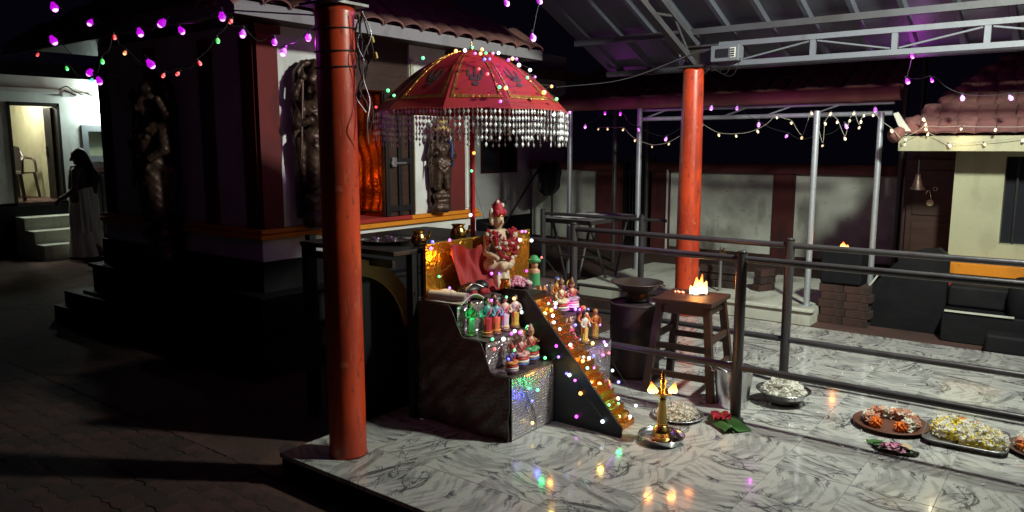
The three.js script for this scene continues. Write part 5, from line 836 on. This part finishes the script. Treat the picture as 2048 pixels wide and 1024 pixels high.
{
  const t = thing('oil_lamp', 'tall brass oil lamp with two flames standing in a steel plate', 'oil lamp', [1.16, 0.003, 1.08]);
  obj('base', lathe([[0, 0.01], [0.05, 0.01], [0.054, 0.02], [0.05, 0.035], [0.047, 0.05], [0.05, 0.056], [0.042, 0.068], [0.03, 0.085], [0.024, 0.09], [0, 0.09]], 36, 1.16, 0.003, 1.08), M.brass, t);
  obj('stem', lathe([[0, 0.085], [0.028, 0.085], [0.027, 0.1], [0.025, 0.102], [0.0165, 0.215], [0.02, 0.225], [0.014, 0.232], [0.018, 0.24], [0, 0.24]], 30, 1.16, 0.003, 1.08), M.brass, t);
  obj('oil_dish', lathe([[0, 0.238], [0.02, 0.238], [0.045, 0.25], [0.054, 0.262], [0.053, 0.266], [0.044, 0.257], [0, 0.252]], 36, 1.16, 0.003, 1.08), M.brass, t);
  obj('finial', lathe([[0, 0.25], [0.014, 0.25], [0.01, 0.275], [0.016, 0.29], [0.012, 0.305], [0.016, 0.318], [0.008, 0.335], [0.012, 0.35], [0.005, 0.365], [0, 0.385]], 20, 1.16, 0.003, 1.08), M.brass, t);
  const d = [0.793, 0.609];
  flames([[1.16 - d[0] * 0.05, 0.256, -(1.08 - d[1] * 0.05), 0.027, 0.062, -0.15, 0.1]], M.flame, t);
  flames([[1.16 + d[0] * 0.05, 0.256, -(1.08 + d[1] * 0.05), 0.024, 0.06, 0.2, -0.1]], M.flame, t);
  obj('wick', [rod(P(1.12, 0.256, 1.05), P(1.135, 0.25, 1.06), 0.003), rod(P(1.2, 0.256, 1.11), P(1.185, 0.25, 1.1), 0.003)], M.rubber, t);
  for (const s of [-1, 1]) lightAt(0xff9a4a, 0.075, [1.16 + s * d[0] * 0.06, 0.3, 1.08 + s * d[1] * 0.06], 0.02);
  const p = thing('lamp_plate', 'deep steel plate under the brass oil lamp with burnt wicks', 'plate', [1.16, 0, 1.08]);
  obj('plate', lathe([[0, 0.003], [0.098, 0.003], [0.104, 0.006], [0.116, 0.036], [0.119, 0.037], [0.118, 0.04], [0.113, 0.037], [0.1, 0.0105], [0, 0.0085]], 48, 1.16, 0, 1.08), M.steel, p);
  obj('small_cup', lathe([[0, 0], [0.014, 0], [0.018, 0.025], [0.016, 0.025], [0, 0.004]], 16, 1.235, 0.01, 1.1), M.agedBronze, p);
  heap(p, 'petal_scraps', M.petalW2, 1.1, 0.01, 1.03, 0.035, 0.006, 26, 0.014, 0.003); heap(p, 'red_scraps', M.petalR, 1.13, 0.01, 1.0, 0.02, 0.004, 9, 0.012, 0.005);
}
{
  const t = thing('banana_leaf', 'folded piece of green banana leaf holding a red hibiscus', 'leaf', [1.33, 0, 1.47]);
  obj('blade', slab((u, v) => { const x = -0.1 + u * 0.2, z = -0.06 + v * 0.17; const fold = 0.035 * Math.exp(-Math.pow((v - 0.2) * 5, 2)) + 0.03 * v * v * (1 - u) ; return P(1.34 + x * 0.8 + z * 0.55, 0.004 + fold + 0.004 * Math.sin(u * 9), 1.47 + z * 0.8 - x * 0.62); }, 18, 18, 0.002), M.leaf, t);
  obj('midrib', tube([P(1.27, 0.007, 1.5), P(1.35, 0.036, 1.44), P(1.42, 0.008, 1.4)], 0.004, 12, 6), M.leafUnder, t);
  const h = thing('hibiscus', 'crumpled red hibiscus flower lying on the banana leaf', 'flower', [1.31, 0.02, 1.5]); const ps = [];
  for (let k = 0; k < 6; k++) { const an = k * 1.05; ps.push(...slab((u, v) => { const w = Math.sin(v * 2.6) * 0.036 * (u - 0.5) * 2, r = v * 0.055; return P(1.305 + Math.cos(an) * r - Math.sin(an) * w, 0.03 + 0.018 * Math.sin(v * 2.2) + 0.01 * Math.sin(u * 9 + k) * v + 0.01 * (k % 2), 1.5 + Math.sin(an) * r + Math.cos(an) * w); }, 6, 6, 0.001)); }
  obj('petals', ps, M.petalR, h); obj('stamen', rod(P(1.305, 0.025, 1.5), P(1.315, 0.07, 1.495), 0.003), M.petalY, h);
}
function garlandRing(t, cx, cb, y, r, list, span = 6.283, a0 = 0, squash = 1, fat = 0.024) { // list: [material key, run length]
  const bins = {}; let k = 0; const seq = []; while (seq.length < 64) { const [m, n] = list[k++ % list.length]; for (let i = 0; i < n; i++) seq.push(m); }
  for (let i = 0; i < 64; i++) { const an = a0 + span * i / 64, m = seq[i], x = cx + Math.cos(an) * r, b = cb + Math.sin(an) * r * squash; bins[m] ||= [];
    if (m === 'petalO' || m === 'petalY') { if (i % 2 === 0) bins[m].push(marigold(fat * 1.2).translate(x + rr(-0.004, 0.004), y + fat * 0.8, -b)); }
    else for (let j = 0; j < 14; j++) { const q = v3(x + rr(-fat, fat) * 0.85, y + rr(0.004, fat * 1.7), -b + rr(-fat, fat) * 0.85); bins[m].push(j % 3 ? blossomAt(rr(0.014, 0.021), q) : budAt(0.024, 0.006, q)); } }
  for (const m in bins) obj({ petalO: 'orange_marigolds', petalY: 'yellow_marigolds', petalW: 'white_jasmine', petalPale: 'pale_orange_jasmine', petalW2: 'white_jasmine' }[m], bins[m], M[m], t).userData.kind = 'stuff';
}
{
  const t = thing('wooden_plate', 'round brown wooden plate holding a ring garland of orange and white', 'plate', [2.05, 0, 2.02]);
  obj('plate', lathe([[0, 0.002], [0.13, 0.002], [0.185, 0.022], [0.19, 0.026], [0.186, 0.03], [0.135, 0.014], [0, 0.012]], 48, 2.05, 0, 2.02), mottled([0.38, 0.24, 0.19], [0.24, 0.14, 0.11], 0.6, 211, { roughness: 0.4 }), t);
  const g = thing('ring_garland', 'ring garland of orange marigold and white jasmine on the wooden plate', 'garland', [2.05, 0.012, 2.03]);
  garlandRing(g, 2.05, 2.03, 0.014, 0.108, [['petalO', 4], ['petalW', 6], ['petalPale', 7], ['petalO', 3], ['petalW', 5], ['petalPale', 5]], 5.4, -1.0, 1, 0.031);
}
{
  const rrect = (w, d, r) => { const s = []; for (const [x, y, a] of [[w - r, d - r, 0], [-w + r, d - r, 1], [-w + r, -d + r, 2], [w - r, -d + r, 3]]) for (let k = 0; k <= 4; k++) { const an = (a + k / 4) * Math.PI / 2; s.push([x + Math.cos(an) * r, y + Math.sin(an) * r]); } return s; };
  const t = local('steel_tray', 'rectangular steel tray with rounded corners carrying a yellow and white garland', 'tray', [2.4, 0, 2.04], null, 0.05);
  obj('tray', [extrude(rrect(0.16, 0.15, 0.04), 0.004, 0.001).rotateX(-Math.PI / 2).translate(0, 0.003, 0), ...(() => { const a = rrect(0.16, 0.15, 0.04), b = rrect(0.185, 0.175, 0.05), f = []; f.push(surface((u, v) => { const i = Math.round(u * a.length) % a.length; const p = a[i], q = b[i]; return v3(p[0] + (q[0] - p[0]) * v, 0.004 + 0.026 * v, -(p[1] + (q[1] - p[1]) * v)); }, a.length, 2)); f.push(surface((u, v) => { const i = Math.round(u * a.length) % a.length; const p = a[i], q = b[i]; return v3(p[0] * 1.01 + (q[0] * 1.02 - p[0] * 1.01) * v, 0.001 + 0.027 * v, -(p[1] * 1.01 + (q[1] * 1.02 - p[1] * 1.01) * v)); }, a.length, 2)); return f; })(), tube(rrect(0.186, 0.176, 0.05).map(([x, y]) => v3(x, 0.03, -y)), 0.003, 80, 6, true)], M.steelDull, t);
  const g = thing('heart_garland', 'thick yellow and white garland tied with orange marigolds on the steel tray', 'garland', [2.4, 0.008, 2.05]);
  garlandRing(g, 2.35, 2.07, 0.008, 0.075, [['petalW', 4], ['petalY', 2], ['petalW', 3], ['petalY', 3]], 6.1, 0.9, 1.1, 0.042);
  garlandRing(g, 2.47, 2.0, 0.008, 0.075, [['petalY', 2], ['petalW', 5], ['petalY', 3], ['petalW', 4]], 6.0, 2.4, 1.1, 0.042);
  obj('orange_knot', [marigold(0.03).translate(2.37, 0.06, -2.16), marigold(0.032).translate(2.43, 0.06, -2.13)], M.petalO, g);
  obj('red_thread', [tube([P(2.38, 0.05, 2.0), P(2.39, 0.062, 2.04), P(2.42, 0.06, 2.05), P(2.43, 0.05, 2.03)], 0.007, 14, 6), ball(0.02, 2.42, 0.05, -2.07)], std([0.2, 0.02, 0.02], 0.7), g);
}
{
  const t = thing('wooden_plate', 'wooden plate with cream garland beyond the steel tray', 'plate', [2.74, 0, 2.08]);
  obj('plate', lathe([[0, 0.002], [0.12, 0.002], [0.165, 0.02], [0.17, 0.024], [0.166, 0.028], [0.12, 0.012], [0, 0.012]], 48, 2.74, 0, 2.08), mottled([0.36, 0.27, 0.22], [0.22, 0.15, 0.12], 0.6, 215, { roughness: 0.4 }), t);
  const g = thing('ring_garland', 'cream and orange garland on the wooden plate beyond the steel tray', 'garland', [2.74, 0.012, 2.08]);
  garlandRing(g, 2.74, 2.08, 0.013, 0.1, [['petalW', 7], ['petalPale', 5], ['petalO', 3]], 6.2, 2.6, 1, 0.033);
}
{
  const t = thing('leaf_packet', 'torn dark leaf with spilled pink petals and incense stubs', 'leaf', [2.14, 0, 1.66]);
  obj('leaf', slab((u, v) => { const w = Math.sin(Math.pow(u, 0.8) * 2.9) * 0.06, x = -0.12 + u * 0.24; return P(2.14 + x * 0.86 + (v - 0.5) * 2 * w * 0.5, 0.003 + 0.018 * Math.pow(Math.abs(v - 0.5) * 2, 2) + 0.004 * Math.sin(u * 14 + v * 6), 1.66 - x * 0.1 + (v - 0.5) * 2 * w * 0.85); }, 22, 12, 0.002), M.leafDark, t);
  obj('green_tip', slab((u, v) => { const w = Math.sin(u * 3.0) * 0.026, x = u * 0.09; return P(2.0 + x, 0.012 + 0.01 * v, 1.695 + (v - 0.5) * 2 * w); }, 10, 6, 0.002), M.leaf, t);
  heap(t, 'pink_petals', M.petalP, 2.14, 0.012, 1.67, 0.06, 0.015, 50, 0.018, 0.004);
  obj('paper_scrap', slab((u, v) => P(2.15 + u * 0.06, 0.02 + 0.01 * Math.sin(u * 3), 1.69 + v * 0.05 - u * 0.02), 6, 4, 0.001), std([0.45, 0.34, 0.2], 0.8), t);
  for (const [a0, b0, a1, b1] of [[2.11, 1.75, 2.17, 1.68], [2.16, 1.68, 2.25, 1.66], [2.18, 1.65, 2.24, 1.68]]) obj('incense_stub', rod(P(a0, 0.03, b0), P(a1, 0.016, b1), 0.0028), M.rubber, t);
}
{ // fallen petals
  const g = []; for (let k = 0; k < 46; k++) { const a = rr(0.9, 2.6), b = rr(1.0, 3.4); g.push(budAt(0.016, 0.004, v3(a, 0.004, -b), 0.15)); }
  for (let k = 0; k < 30; k++) g.push(blossomAt(0.011, v3(rr(1.3, 2.7), 0.005, -rr(1.45, 2.3))));
  const m = obj('fallen_petals', g, M.petalW2); tag(m, 'loose pale petals scattered over the marble floor', 'petals', null, 'stuff');
}
// work table at the back
{
  const t = thing('work_table', 'dented metal work table with slanting legs behind the railings', 'table', [-1.48, 0, 4.6]);
  obj('top', slab((u, v) => P(-1.76 + u * 0.58, 0.762 + 0.004 * Math.sin(u * 7 + v * 5), 4.16 + v * 0.96), 6, 6, 0.03), M.fascia, t);
  obj('top_rim', [R(-1.77, -1.17, 0.715, 0.76, 4.14, 4.16), R(-1.2, -1.175, 0.715, 0.76, 4.16, 5.12)], M.steelPaint, t);
  for (const [a, b, da, db] of [[-1.7, 4.25, 0.0, 0.3], [-1.25, 4.25, 0.02, 0.32], [-1.7, 5.05, 0, -0.3], [-1.25, 5.05, 0.03, -0.3]]) obj('leg', rod(P(a + da, b + db > 4.3 && a > -1.3 ? 0.117 : -0.02, b + db), P(a, 0.73, b), 0.016), M.steelPaint, t);
  obj('crossbar', rod(P(-1.7, 0.35, 4.4), P(-1.24, 0.35, 4.4), 0.012), M.steelPaint, t);
  const pb = thing('pale_sheet', 'pale flattened sheet lying on the metal work table', 'sheet', [-1.45, 0.763, 4.6]);
  obj('sheet', slab((u, v) => P(-1.68 + u * 0.3, 0.772 + 0.005 * Math.sin(u * 9 + v * 4), 4.25 + v * 0.6), 8, 8, 0.003), M.white, pb);
}
{ const t = thing('water_tap', 'thin standpipe with a brass tap behind the red far pillar', 'tap', [0.02, 0.117, 4.6]);
  obj('pipe', rod(P(0.02, 0.117, 4.6), P(0.02, 0.55, 4.6), 0.016), M.steelDull, t); obj('tap', [rod(P(0.02, 0.5, 4.6), P(0.09, 0.5, 4.55), 0.012), rod(P(0.085, 0.5, 4.55), P(0.085, 0.46, 4.55), 0.01), lathe([[0, 0.02], [0.02, 0.018], [0.02, 0.01], [0, 0]], 12, 0.05, 0.52, 4.575)], M.brass, t); }

// ---------------------------------------------------------------- strings of lights
function dropGeo(s) { return { shell: new THREE.LatheGeometry([[0, 1.3], [0.35, 1.2], [0.55, 0.7], [0.85, 0.1], [0.95, -0.35], [0.7, -0.85], [0, -1.1]].map(([r, y]) => new THREE.Vector2(r * s, y * s)), 12), core: new THREE.SphereGeometry(0.74 * s, 10, 8).translate(0, -0.62 * s, 0) }; }
const big = dropGeo(0.0175), warm = dropGeo(0.012), mini = new THREE.SphereGeometry(0.0082, 10, 8), miniBig = new THREE.SphereGeometry(0.0102, 10, 8);
const sockB = new THREE.CylinderGeometry(0.008, 0.0095, 0.02, 8).translate(0, 0.03, 0), sockS = new THREE.CylinderGeometry(0.0045, 0.0055, 0.014, 8).translate(0, 0.0185, 0);
function lightString(name, label, pts, kind, group, droop = 0.05, wire = M.wireGreen, r = 0.0022, hang = 0.03) {
  const c = pts.reduce((s, p) => s.add(P(p[0], p[1], p[2])), v3(0, 0, 0)).multiplyScalar(1 / pts.length), t = thing(name, label, 'string lights', [c.x, c.y, -c.z], group), off = c;
  const path = []; pts.forEach(([a, y, b], i) => { path.push(P(a, y + hang, b)); if (i < pts.length - 1) { const q = pts[i + 1]; path.push(P((a + q[0]) / 2, (y + q[1]) / 2 + hang - droop * rr(0.3, 1), (b + q[2]) / 2)); } });
  obj('wire', tube(path, r, path.length * 5, 5), wire, t);
  pts.forEach(([a, y, b, h = 'm'], i) => { const nm = i ? 'bulb_' + String(i).padStart(3, '0') : 'bulb', m = new THREE.Mesh(kind === 'mini' ? (h === 'w' || h === 'y' || h === 'o' ? miniBig : mini) : (kind === 'warm' ? warm : big).shell, kind === 'mini' ? led[h].mini : led[h].shell); m.name = nm; m.position.copy(P(a, y, b)).sub(off); m.rotation.set(rr(-0.6, 0.6), 0, rr(-0.6, 0.6)); m.scale.setScalar(rr(0.82, 1.18)); t.add(m);
    if (kind !== 'mini') { const k = new THREE.Mesh((kind === 'warm' ? warm : big).core, led[h].core); k.name = 'filament'; m.add(k); const sk = new THREE.Mesh(kind === 'warm' ? sockS : sockB, M.wireGreen); sk.name = 'socket'; m.add(sk); } });
  return t;
}
const G = 'strings of coloured lights';
lightString('string_lights', 'violet bulbs strung from the glossy red pillar towards the dark yard', [[-0.95, 2.12, -0.8], [-0.88, 2.06, -0.68], [-0.79, 2.03, -0.5], [-0.75, 2.08, -0.41], [-0.71, 2.05, -0.34], [-0.63, 2.13, -0.17], [-0.57, 2.05, -0.1], [-0.5, 2.02, 0.03], [-0.47, 1.97, 0.06], [-0.41, 2.05, 0.17], [-0.12, 2.16, 0.06]].map((p, i) => i === 10 ? [...p, 'v'] : p), 'big', G);
lightString('string_lights', 'short string of four violet bulbs above the lit house', [[-1.16, 2.0, -0.73], [-1.01, 1.85, -0.64], [-0.97, 1.81, -0.62], [-0.79, 1.89, -0.46]], 'big', G);
lightString('string_lights', 'red, green and orange bulbs strung in front of the dark temple side', [[-2.12, 2.03, -0.43, 'r'], [-1.97, 1.95, -0.34, 'g'], [-1.85, 1.88, -0.26, 'c'], [-1.81, 1.99, -0.21, 'g'], [-1.77, 2.13, -0.15, 'r'], [-1.72, 2.04, -0.12, 'o'], [-1.53, 1.91, 0, 'r'], [-1.46, 1.92, 0.05, 'r'], [-1.36, 1.98, 0.13, 'r'], [-1.29, 2.11, 0.21, 'g'], [-1.24, 2.22, 0.27, 'r']], 'warm', G);
lightString('string_lights', 'three violet bulbs hanging at the canopy above the umbrella', [[0.27, 2.25, 0.93], [0.41, 2.26, 1.03], [0.4, 2.07, 0.99]], 'big', G, 0.01);
lightString('string_lights', 'violet bulbs looped below the maroon gutter of the lean-to', [[-1.72, 1.72, 4.9], [-1.47, 1.86, 4.9], [-1.28, 1.85, 4.9], [-1.06, 1.68, 4.9], [-0.74, 1.58, 4.9], [-0.26, 1.88, 4.9], [0, 1.87, 4.9], [0.22, 1.71, 4.9], [0.49, 1.6, 4.9], [0.76, 1.57, 4.9], [1.01, 1.68, 4.9], [1.24, 1.82, 4.9]], 'big', G);
lightString('string_lights', 'violet bulbs rising from the shrine roof to the canopy truss', [[1.6, 2.3, 4.4], [1.59, 2.2, 4.4], [1.57, 2.01, 4.4], [1.74, 2.01, 4.4], [1.95, 1.87, 4.45], [2.26, 1.86, 4.45], [2.6, 1.9, 4.45]], 'big', G, 0.02);
const N_ = l => l.map(p => [...p, 'n']);
lightString('string_lights', 'warm white pea lights on pale cord near the galvanised post', N_([[-1.73, 1.7, 5.2], [-1.61, 1.7, 5.2], [-1.41, 1.69, 5.2], [-1.26, 1.57, 5.2], [-1.05, 1.5, 5.2], [-0.85, 1.53, 5.2], [-0.5, 1.72, 5.2]]), 'warm', G, 0.01, M.wirePale, 0.003, 0.02);
lightString('string_lights', 'tangled warm white pea lights between the two thin steel poles', N_([[-0.22, 1.7, 4.6], [-0.05, 1.61, 4.6], [0.12, 1.6, 4.6], [0.32, 1.64, 4.6], [0.49, 1.76, 4.6], [0.62, 1.71, 4.6], [0.72, 1.58, 4.6], [0.79, 1.79, 4.6], [0.83, 1.73, 4.6], [0.9, 1.51, 4.6], [0.91, 1.7, 4.6], [0.95, 1.78, 4.6], [1.01, 1.71, 4.6], [1.08, 1.57, 4.6], [1.11, 1.72, 4.6], [1.14, 1.78, 4.6], [1.19, 1.66, 4.6], [1.2, 1.71, 4.6], [1.22, 1.76, 4.6], [1.29, 1.76, 4.6], [1.44, 1.63, 4.6], [1.55, 1.52, 4.58]]), 'warm', G, 0.015, M.wirePale, 0.0025, 0.02);
lightString('string_lights', 'warm white pea lights lying along the shrine roof edge', N_([[1.55, 1.56, 4.6], [1.69, 1.64, 4.6], [1.94, 1.64, 4.6], [2.17, 1.63, 4.6], [2.4, 1.63, 4.6]]), 'warm', G, 0.005, M.wirePale, 0.0025, 0.02);
lightString('string_lights', 'warm white pea lights looped across the shrine fascia and finial', N_([[1.66, 1.72, 4.66], [1.68, 1.68, 4.66], [1.7, 1.6, 4.66], [1.86, 1.51, 4.66], [2.1, 1.52, 4.66], [2.35, 1.55, 4.66]]), 'warm', G, 0.005, M.wirePale, 0.0025, 0.02);
lightString('umbrella_lights', 'tiny multicoloured lights wound over the red umbrella', [[-0.158,1.979,0.736,'g'],[-0.25,1.799,0.558,'g'],[-0.18,1.769,0.534,'g'],[-0.367,1.716,0.576,'r'],[-0.013,2.016,0.844,'o'],[0.027,2.019,0.873,'w'],[-0.041,2.054,1.016,'g'],[0.109,1.996,0.861,'m'],[0.07,2.03,0.966,'o'],[0.128,1.996,0.884,'y'],[0.139,2.001,0.917,'g'],[0.162,2.0,0.948,'p'],[0.164,2.007,0.994,'w'],[0.192,1.957,0.84,'b'],[0.204,1.961,0.867,'b'],[0.221,1.9,0.759,'r'],[0.268,1.872,0.771,'r'],[0.256,1.961,0.965,'m'],[0.247,1.973,1.012,'y'],[0.254,1.973,1.039,'m'],[0.307,1.933,0.99,'w'],[0.348,1.908,1.035,'w'],[0.38,1.862,0.968,'g'],[0.387,1.869,1.027,'m'],[0.337,1.804,0.784,'g'],[0.357,1.8,0.813,'y'],[0.424,1.824,1.13,'o'],[0.439,1.786,1.037,'o'],[0.451,1.756,1.139,'g'],[0.354,1.73,0.77,'m'],[0.458,1.672,1.106,'w'],[0.415,1.692,1.324,'m']], 'mini', G, -0.012, M.wireGreen, 0.0011, 0.004);
lightString('altar_lights', 'tiny multicoloured lights wound over the altar steps and figurines', [[0.642,0.289,0.975,'b'],[0.661,0.284,0.975,'w'],[0.697,0.261,0.975,'m'],[0.733,0.196,0.975,'o'],[0.709,0.062,0.975,'m'],[0.871,0.071,0.975,'w'],[0.589,0.372,0.975,'v'],[0.58,0.26,0.718,'g'],[0.58,0.232,0.794,'g'],[0.58,0.185,0.745,'b'],[0.58,0.064,0.75,'y'],[0.52,0.428,0.622,'b'],[0.52,0.505,0.509,'r'],[0.52,0.541,0.581,'w'],[0.52,0.548,0.719,'m'],[0.52,0.466,0.668,'g'],[0.52,0.361,0.947,'g'],[0.52,0.336,0.995,'o'],[0.52,0.313,0.9,'w'],[0.33,0.419,1.137,'b'],[0.33,0.693,0.721,'m'],[0.33,0.691,0.85,'g'],[0.33,0.672,0.917,'y'],[0.33,0.583,0.991,'w'],[0.33,0.507,1.043,'g'],[0.162,0.624,0.61,'r'],[0.132,0.754,0.61,'v'],[0.057,0.808,0.61,'g'],[0.0,0.896,0.85,'o'],[0.0,0.956,0.611,'v'],[0.0,0.99,0.623,'b'],[0.0,0.987,0.76,'m'],[0.0,0.857,1.008,'y'],[0.0,0.849,1.054,'w'],[0.0,0.924,1.411,'w'],[0.0,0.975,1.432,'m'],[0.0,0.972,1.468,'m'],[0.0,0.909,1.533,'w'],[-0.09,1.101,1.045,'w'],[-0.09,1.463,1.08,'o'],[-0.09,1.359,1.057,'g'],[0.1,0.767,1.074,'v'],[0.1,0.776,1.005,'m'],[0.1,0.747,1.345,'m'],[0.1,0.615,1.434,'g'],[0.1,0.528,1.5,'m'],[0.1,0.812,1.503,'r'],[0.36,0.489,1.643,'b'],[0.36,0.449,1.638,'b'],[0.36,0.362,1.792,'m'],[0.36,0.489,1.377,'v'],[0.36,0.491,1.437,'m'],[0.36,0.262,1.637,'w'],[0.585,0.294,1.346,'b'],[0.585,0.276,1.454,'m'],[0.585,0.33,1.487,'w'],[0.585,0.353,1.463,'v'],[0.585,0.266,1.27,'w'],[0.585,0.347,1.199,'v'],[0.585,0.153,1.57,'w'],[0.585,0.072,1.543,'r'],[0.428,0.583,1.003,'y'],[0.434,0.575,1.066,'y'],[0.428,0.582,1.139,'y'],[0.479,0.526,1.091,'w'],[0.594,0.397,1.096,'r'],[0.567,0.427,0.987,'m'],[0.739,0.234,1.069,'y'],[0.757,0.214,1.129,'y'],[0.792,0.175,1.036,'c'],[0.834,0.128,1.201,'w'],[0.84,0.122,1.094,'g'],[0.851,0.109,1.177,'g'],[0.87,0.087,1.042,'y'],[0.892,0.063,1.112,'y'],[0.911,0.042,1.2,'w'],[0.654,0.33,1.185,'w'],[0.655,0.328,1.119,'y']], 'mini', G, 0.004, M.wireGreen, 0.001, 0.003);
{ const more = [], hs = 'gbmwyrocvw'; for (let k = 0; k < 34; k++) { const q = rnd(), u = rnd(); more.push(q < 0.4 ? [0.36 + u * 0.58, 0.69 - u * 0.6 + 0.01, 1.02 + rnd() * 0.2, hs[k % 10]] : q < 0.65 ? [0.38 + rnd() * 0.05, 0.51 + rnd() * 0.02, 0.62 + u * 0.36, hs[k % 10]] : q < 0.85 ? [0.36 + rnd() * 0.2, u < 0.5 ? 0.35 : 0.52, 1.27 + rnd() * 0.3, hs[k % 10]] : [0.57, 0.06 + u * 0.28, 1.27 + rnd() * 0.3, hs[k % 10]]); }
  more.sort((p, q) => p[2] + p[0] * 0.4 - q[2] - q[0] * 0.4);
  lightString('altar_lights', 'extra strand of tiny coloured lights trailing down the golden steps', more, 'mini', G, 0.004, M.wireGreen, 0.001, 0.003); }
for (const [h, I, p] of [['m', 0.06, [-0.45, 2.02, 0.1]], ['m', 0.025, [-0.7, 2.04, -0.3]], ['m', 0.5, [0.3, 2.3, 1.1]], ['v', 0.3, [0.0, 2.55, 2.0]], ['m', 0.12, [-1.3, 1.8, 4.75]], ['m', 0.05, [0.3, 1.85, 4.9]], ['m', 0.12, [1.6, 2.16, 4.35]], ['m', 0.06, [2.05, 1.85, 4.35]], ['n', 0.05, [1.95, 1.53, 4.6]], ['n', 0.04, [1.66, 1.68, 4.6]],
  ['o', 0.045, [0.045, 0.9, 0.72]], ['y', 0.025, [0.48, 0.6, 1.08]], ['y', 0.035, [0.79, 0.26, 1.1]], ['g', 0.02, [0.88, 0.15, 1.14]], ['v', 0.025, [0.63, 0.34, 1.47]], ['b', 0.016, [0.62, 0.2, 0.74]], ['o', 0.02, [0.62, 0.3, 0.86]], ['g', 0.016, [0.62, 0.26, 0.78]], ['g', 0.014, [0.3, 0.62, 0.62]], ['m', 0.018, [0.42, 0.62, 0.78]], ['m', 0.018, [0.4, 0.56, 1.42]], ['o', 0.012, [0.46, 1.8, 1.05]]]) lightAt(new THREE.Color().setRGB(...HUE[h]), I, p, 0.015);
// cables round the pillar head
{
  const t = thing('cable_bundle', 'tangle of dark cables with yellow connectors tied to the glossy red pillar', 'cables', [0.05, 1.8, 0.08]);
  for (let k = 0; k < 7; k++) { const y = 2.1, pts = []; for (let i = 0; i < 7; i++) pts.push(P(0.075 + 0.012 * k + 0.02 * Math.sin(i * 1.7 + k), y - i * (0.05 + 0.008 * k), 0.05 + 0.012 * (k % 3) + 0.018 * Math.sin(i * 2.3 + k * 2))); obj('cable', tube(pts, rr(0.0022, 0.004), 40, 5), k % 3 ? M.rubber : M.steelDull, t); }
  for (const [y, r] of [[1.93, 0.094], [1.86, 0.095], [2.03, 0.0935]]) obj('tie', new THREE.TorusGeometry(r, 0.003, 5, 40).rotateX(Math.PI / 2 + 0.06).translate(0, y, 0), M.rubber, t);
  for (const [a, y, b] of [[0.16, 1.98, 0.08], [0.17, 1.91, 0.09]]) obj('connector', new RoundedBoxGeometry(0.016, 0.03, 0.012, 1, 0.003).rotateZ(0.3).translate(a, y, -b), std([0.5, 0.36, 0.06], 0.5), t);
}
for (const [label, pts] of [['black overhead cable sagging from the canopy to the umbrella', [[0.1, 2.3, 3.8], [-0.35, 2.05, 3.3], [-0.75, 1.98, 2.9]]], ['black overhead cable running across the top of the dark yard', [[-3.6, 2.75, -0.4], [-2.0, 2.36, -0.3], [-0.9, 2.2, -0.15], [-0.08, 2.1, 0.02]]]]) { const t = thing('overhead_cable', label, 'cable', pts[1]); obj('cable', tube(pts.map(p => P(...p)), 0.004, 30, 5), M.rubber, t); }
scene.traverse(o => { if (o.isMesh) o.castShadow = o.receiveShadow = true; });
renderer.render(scene, camera);
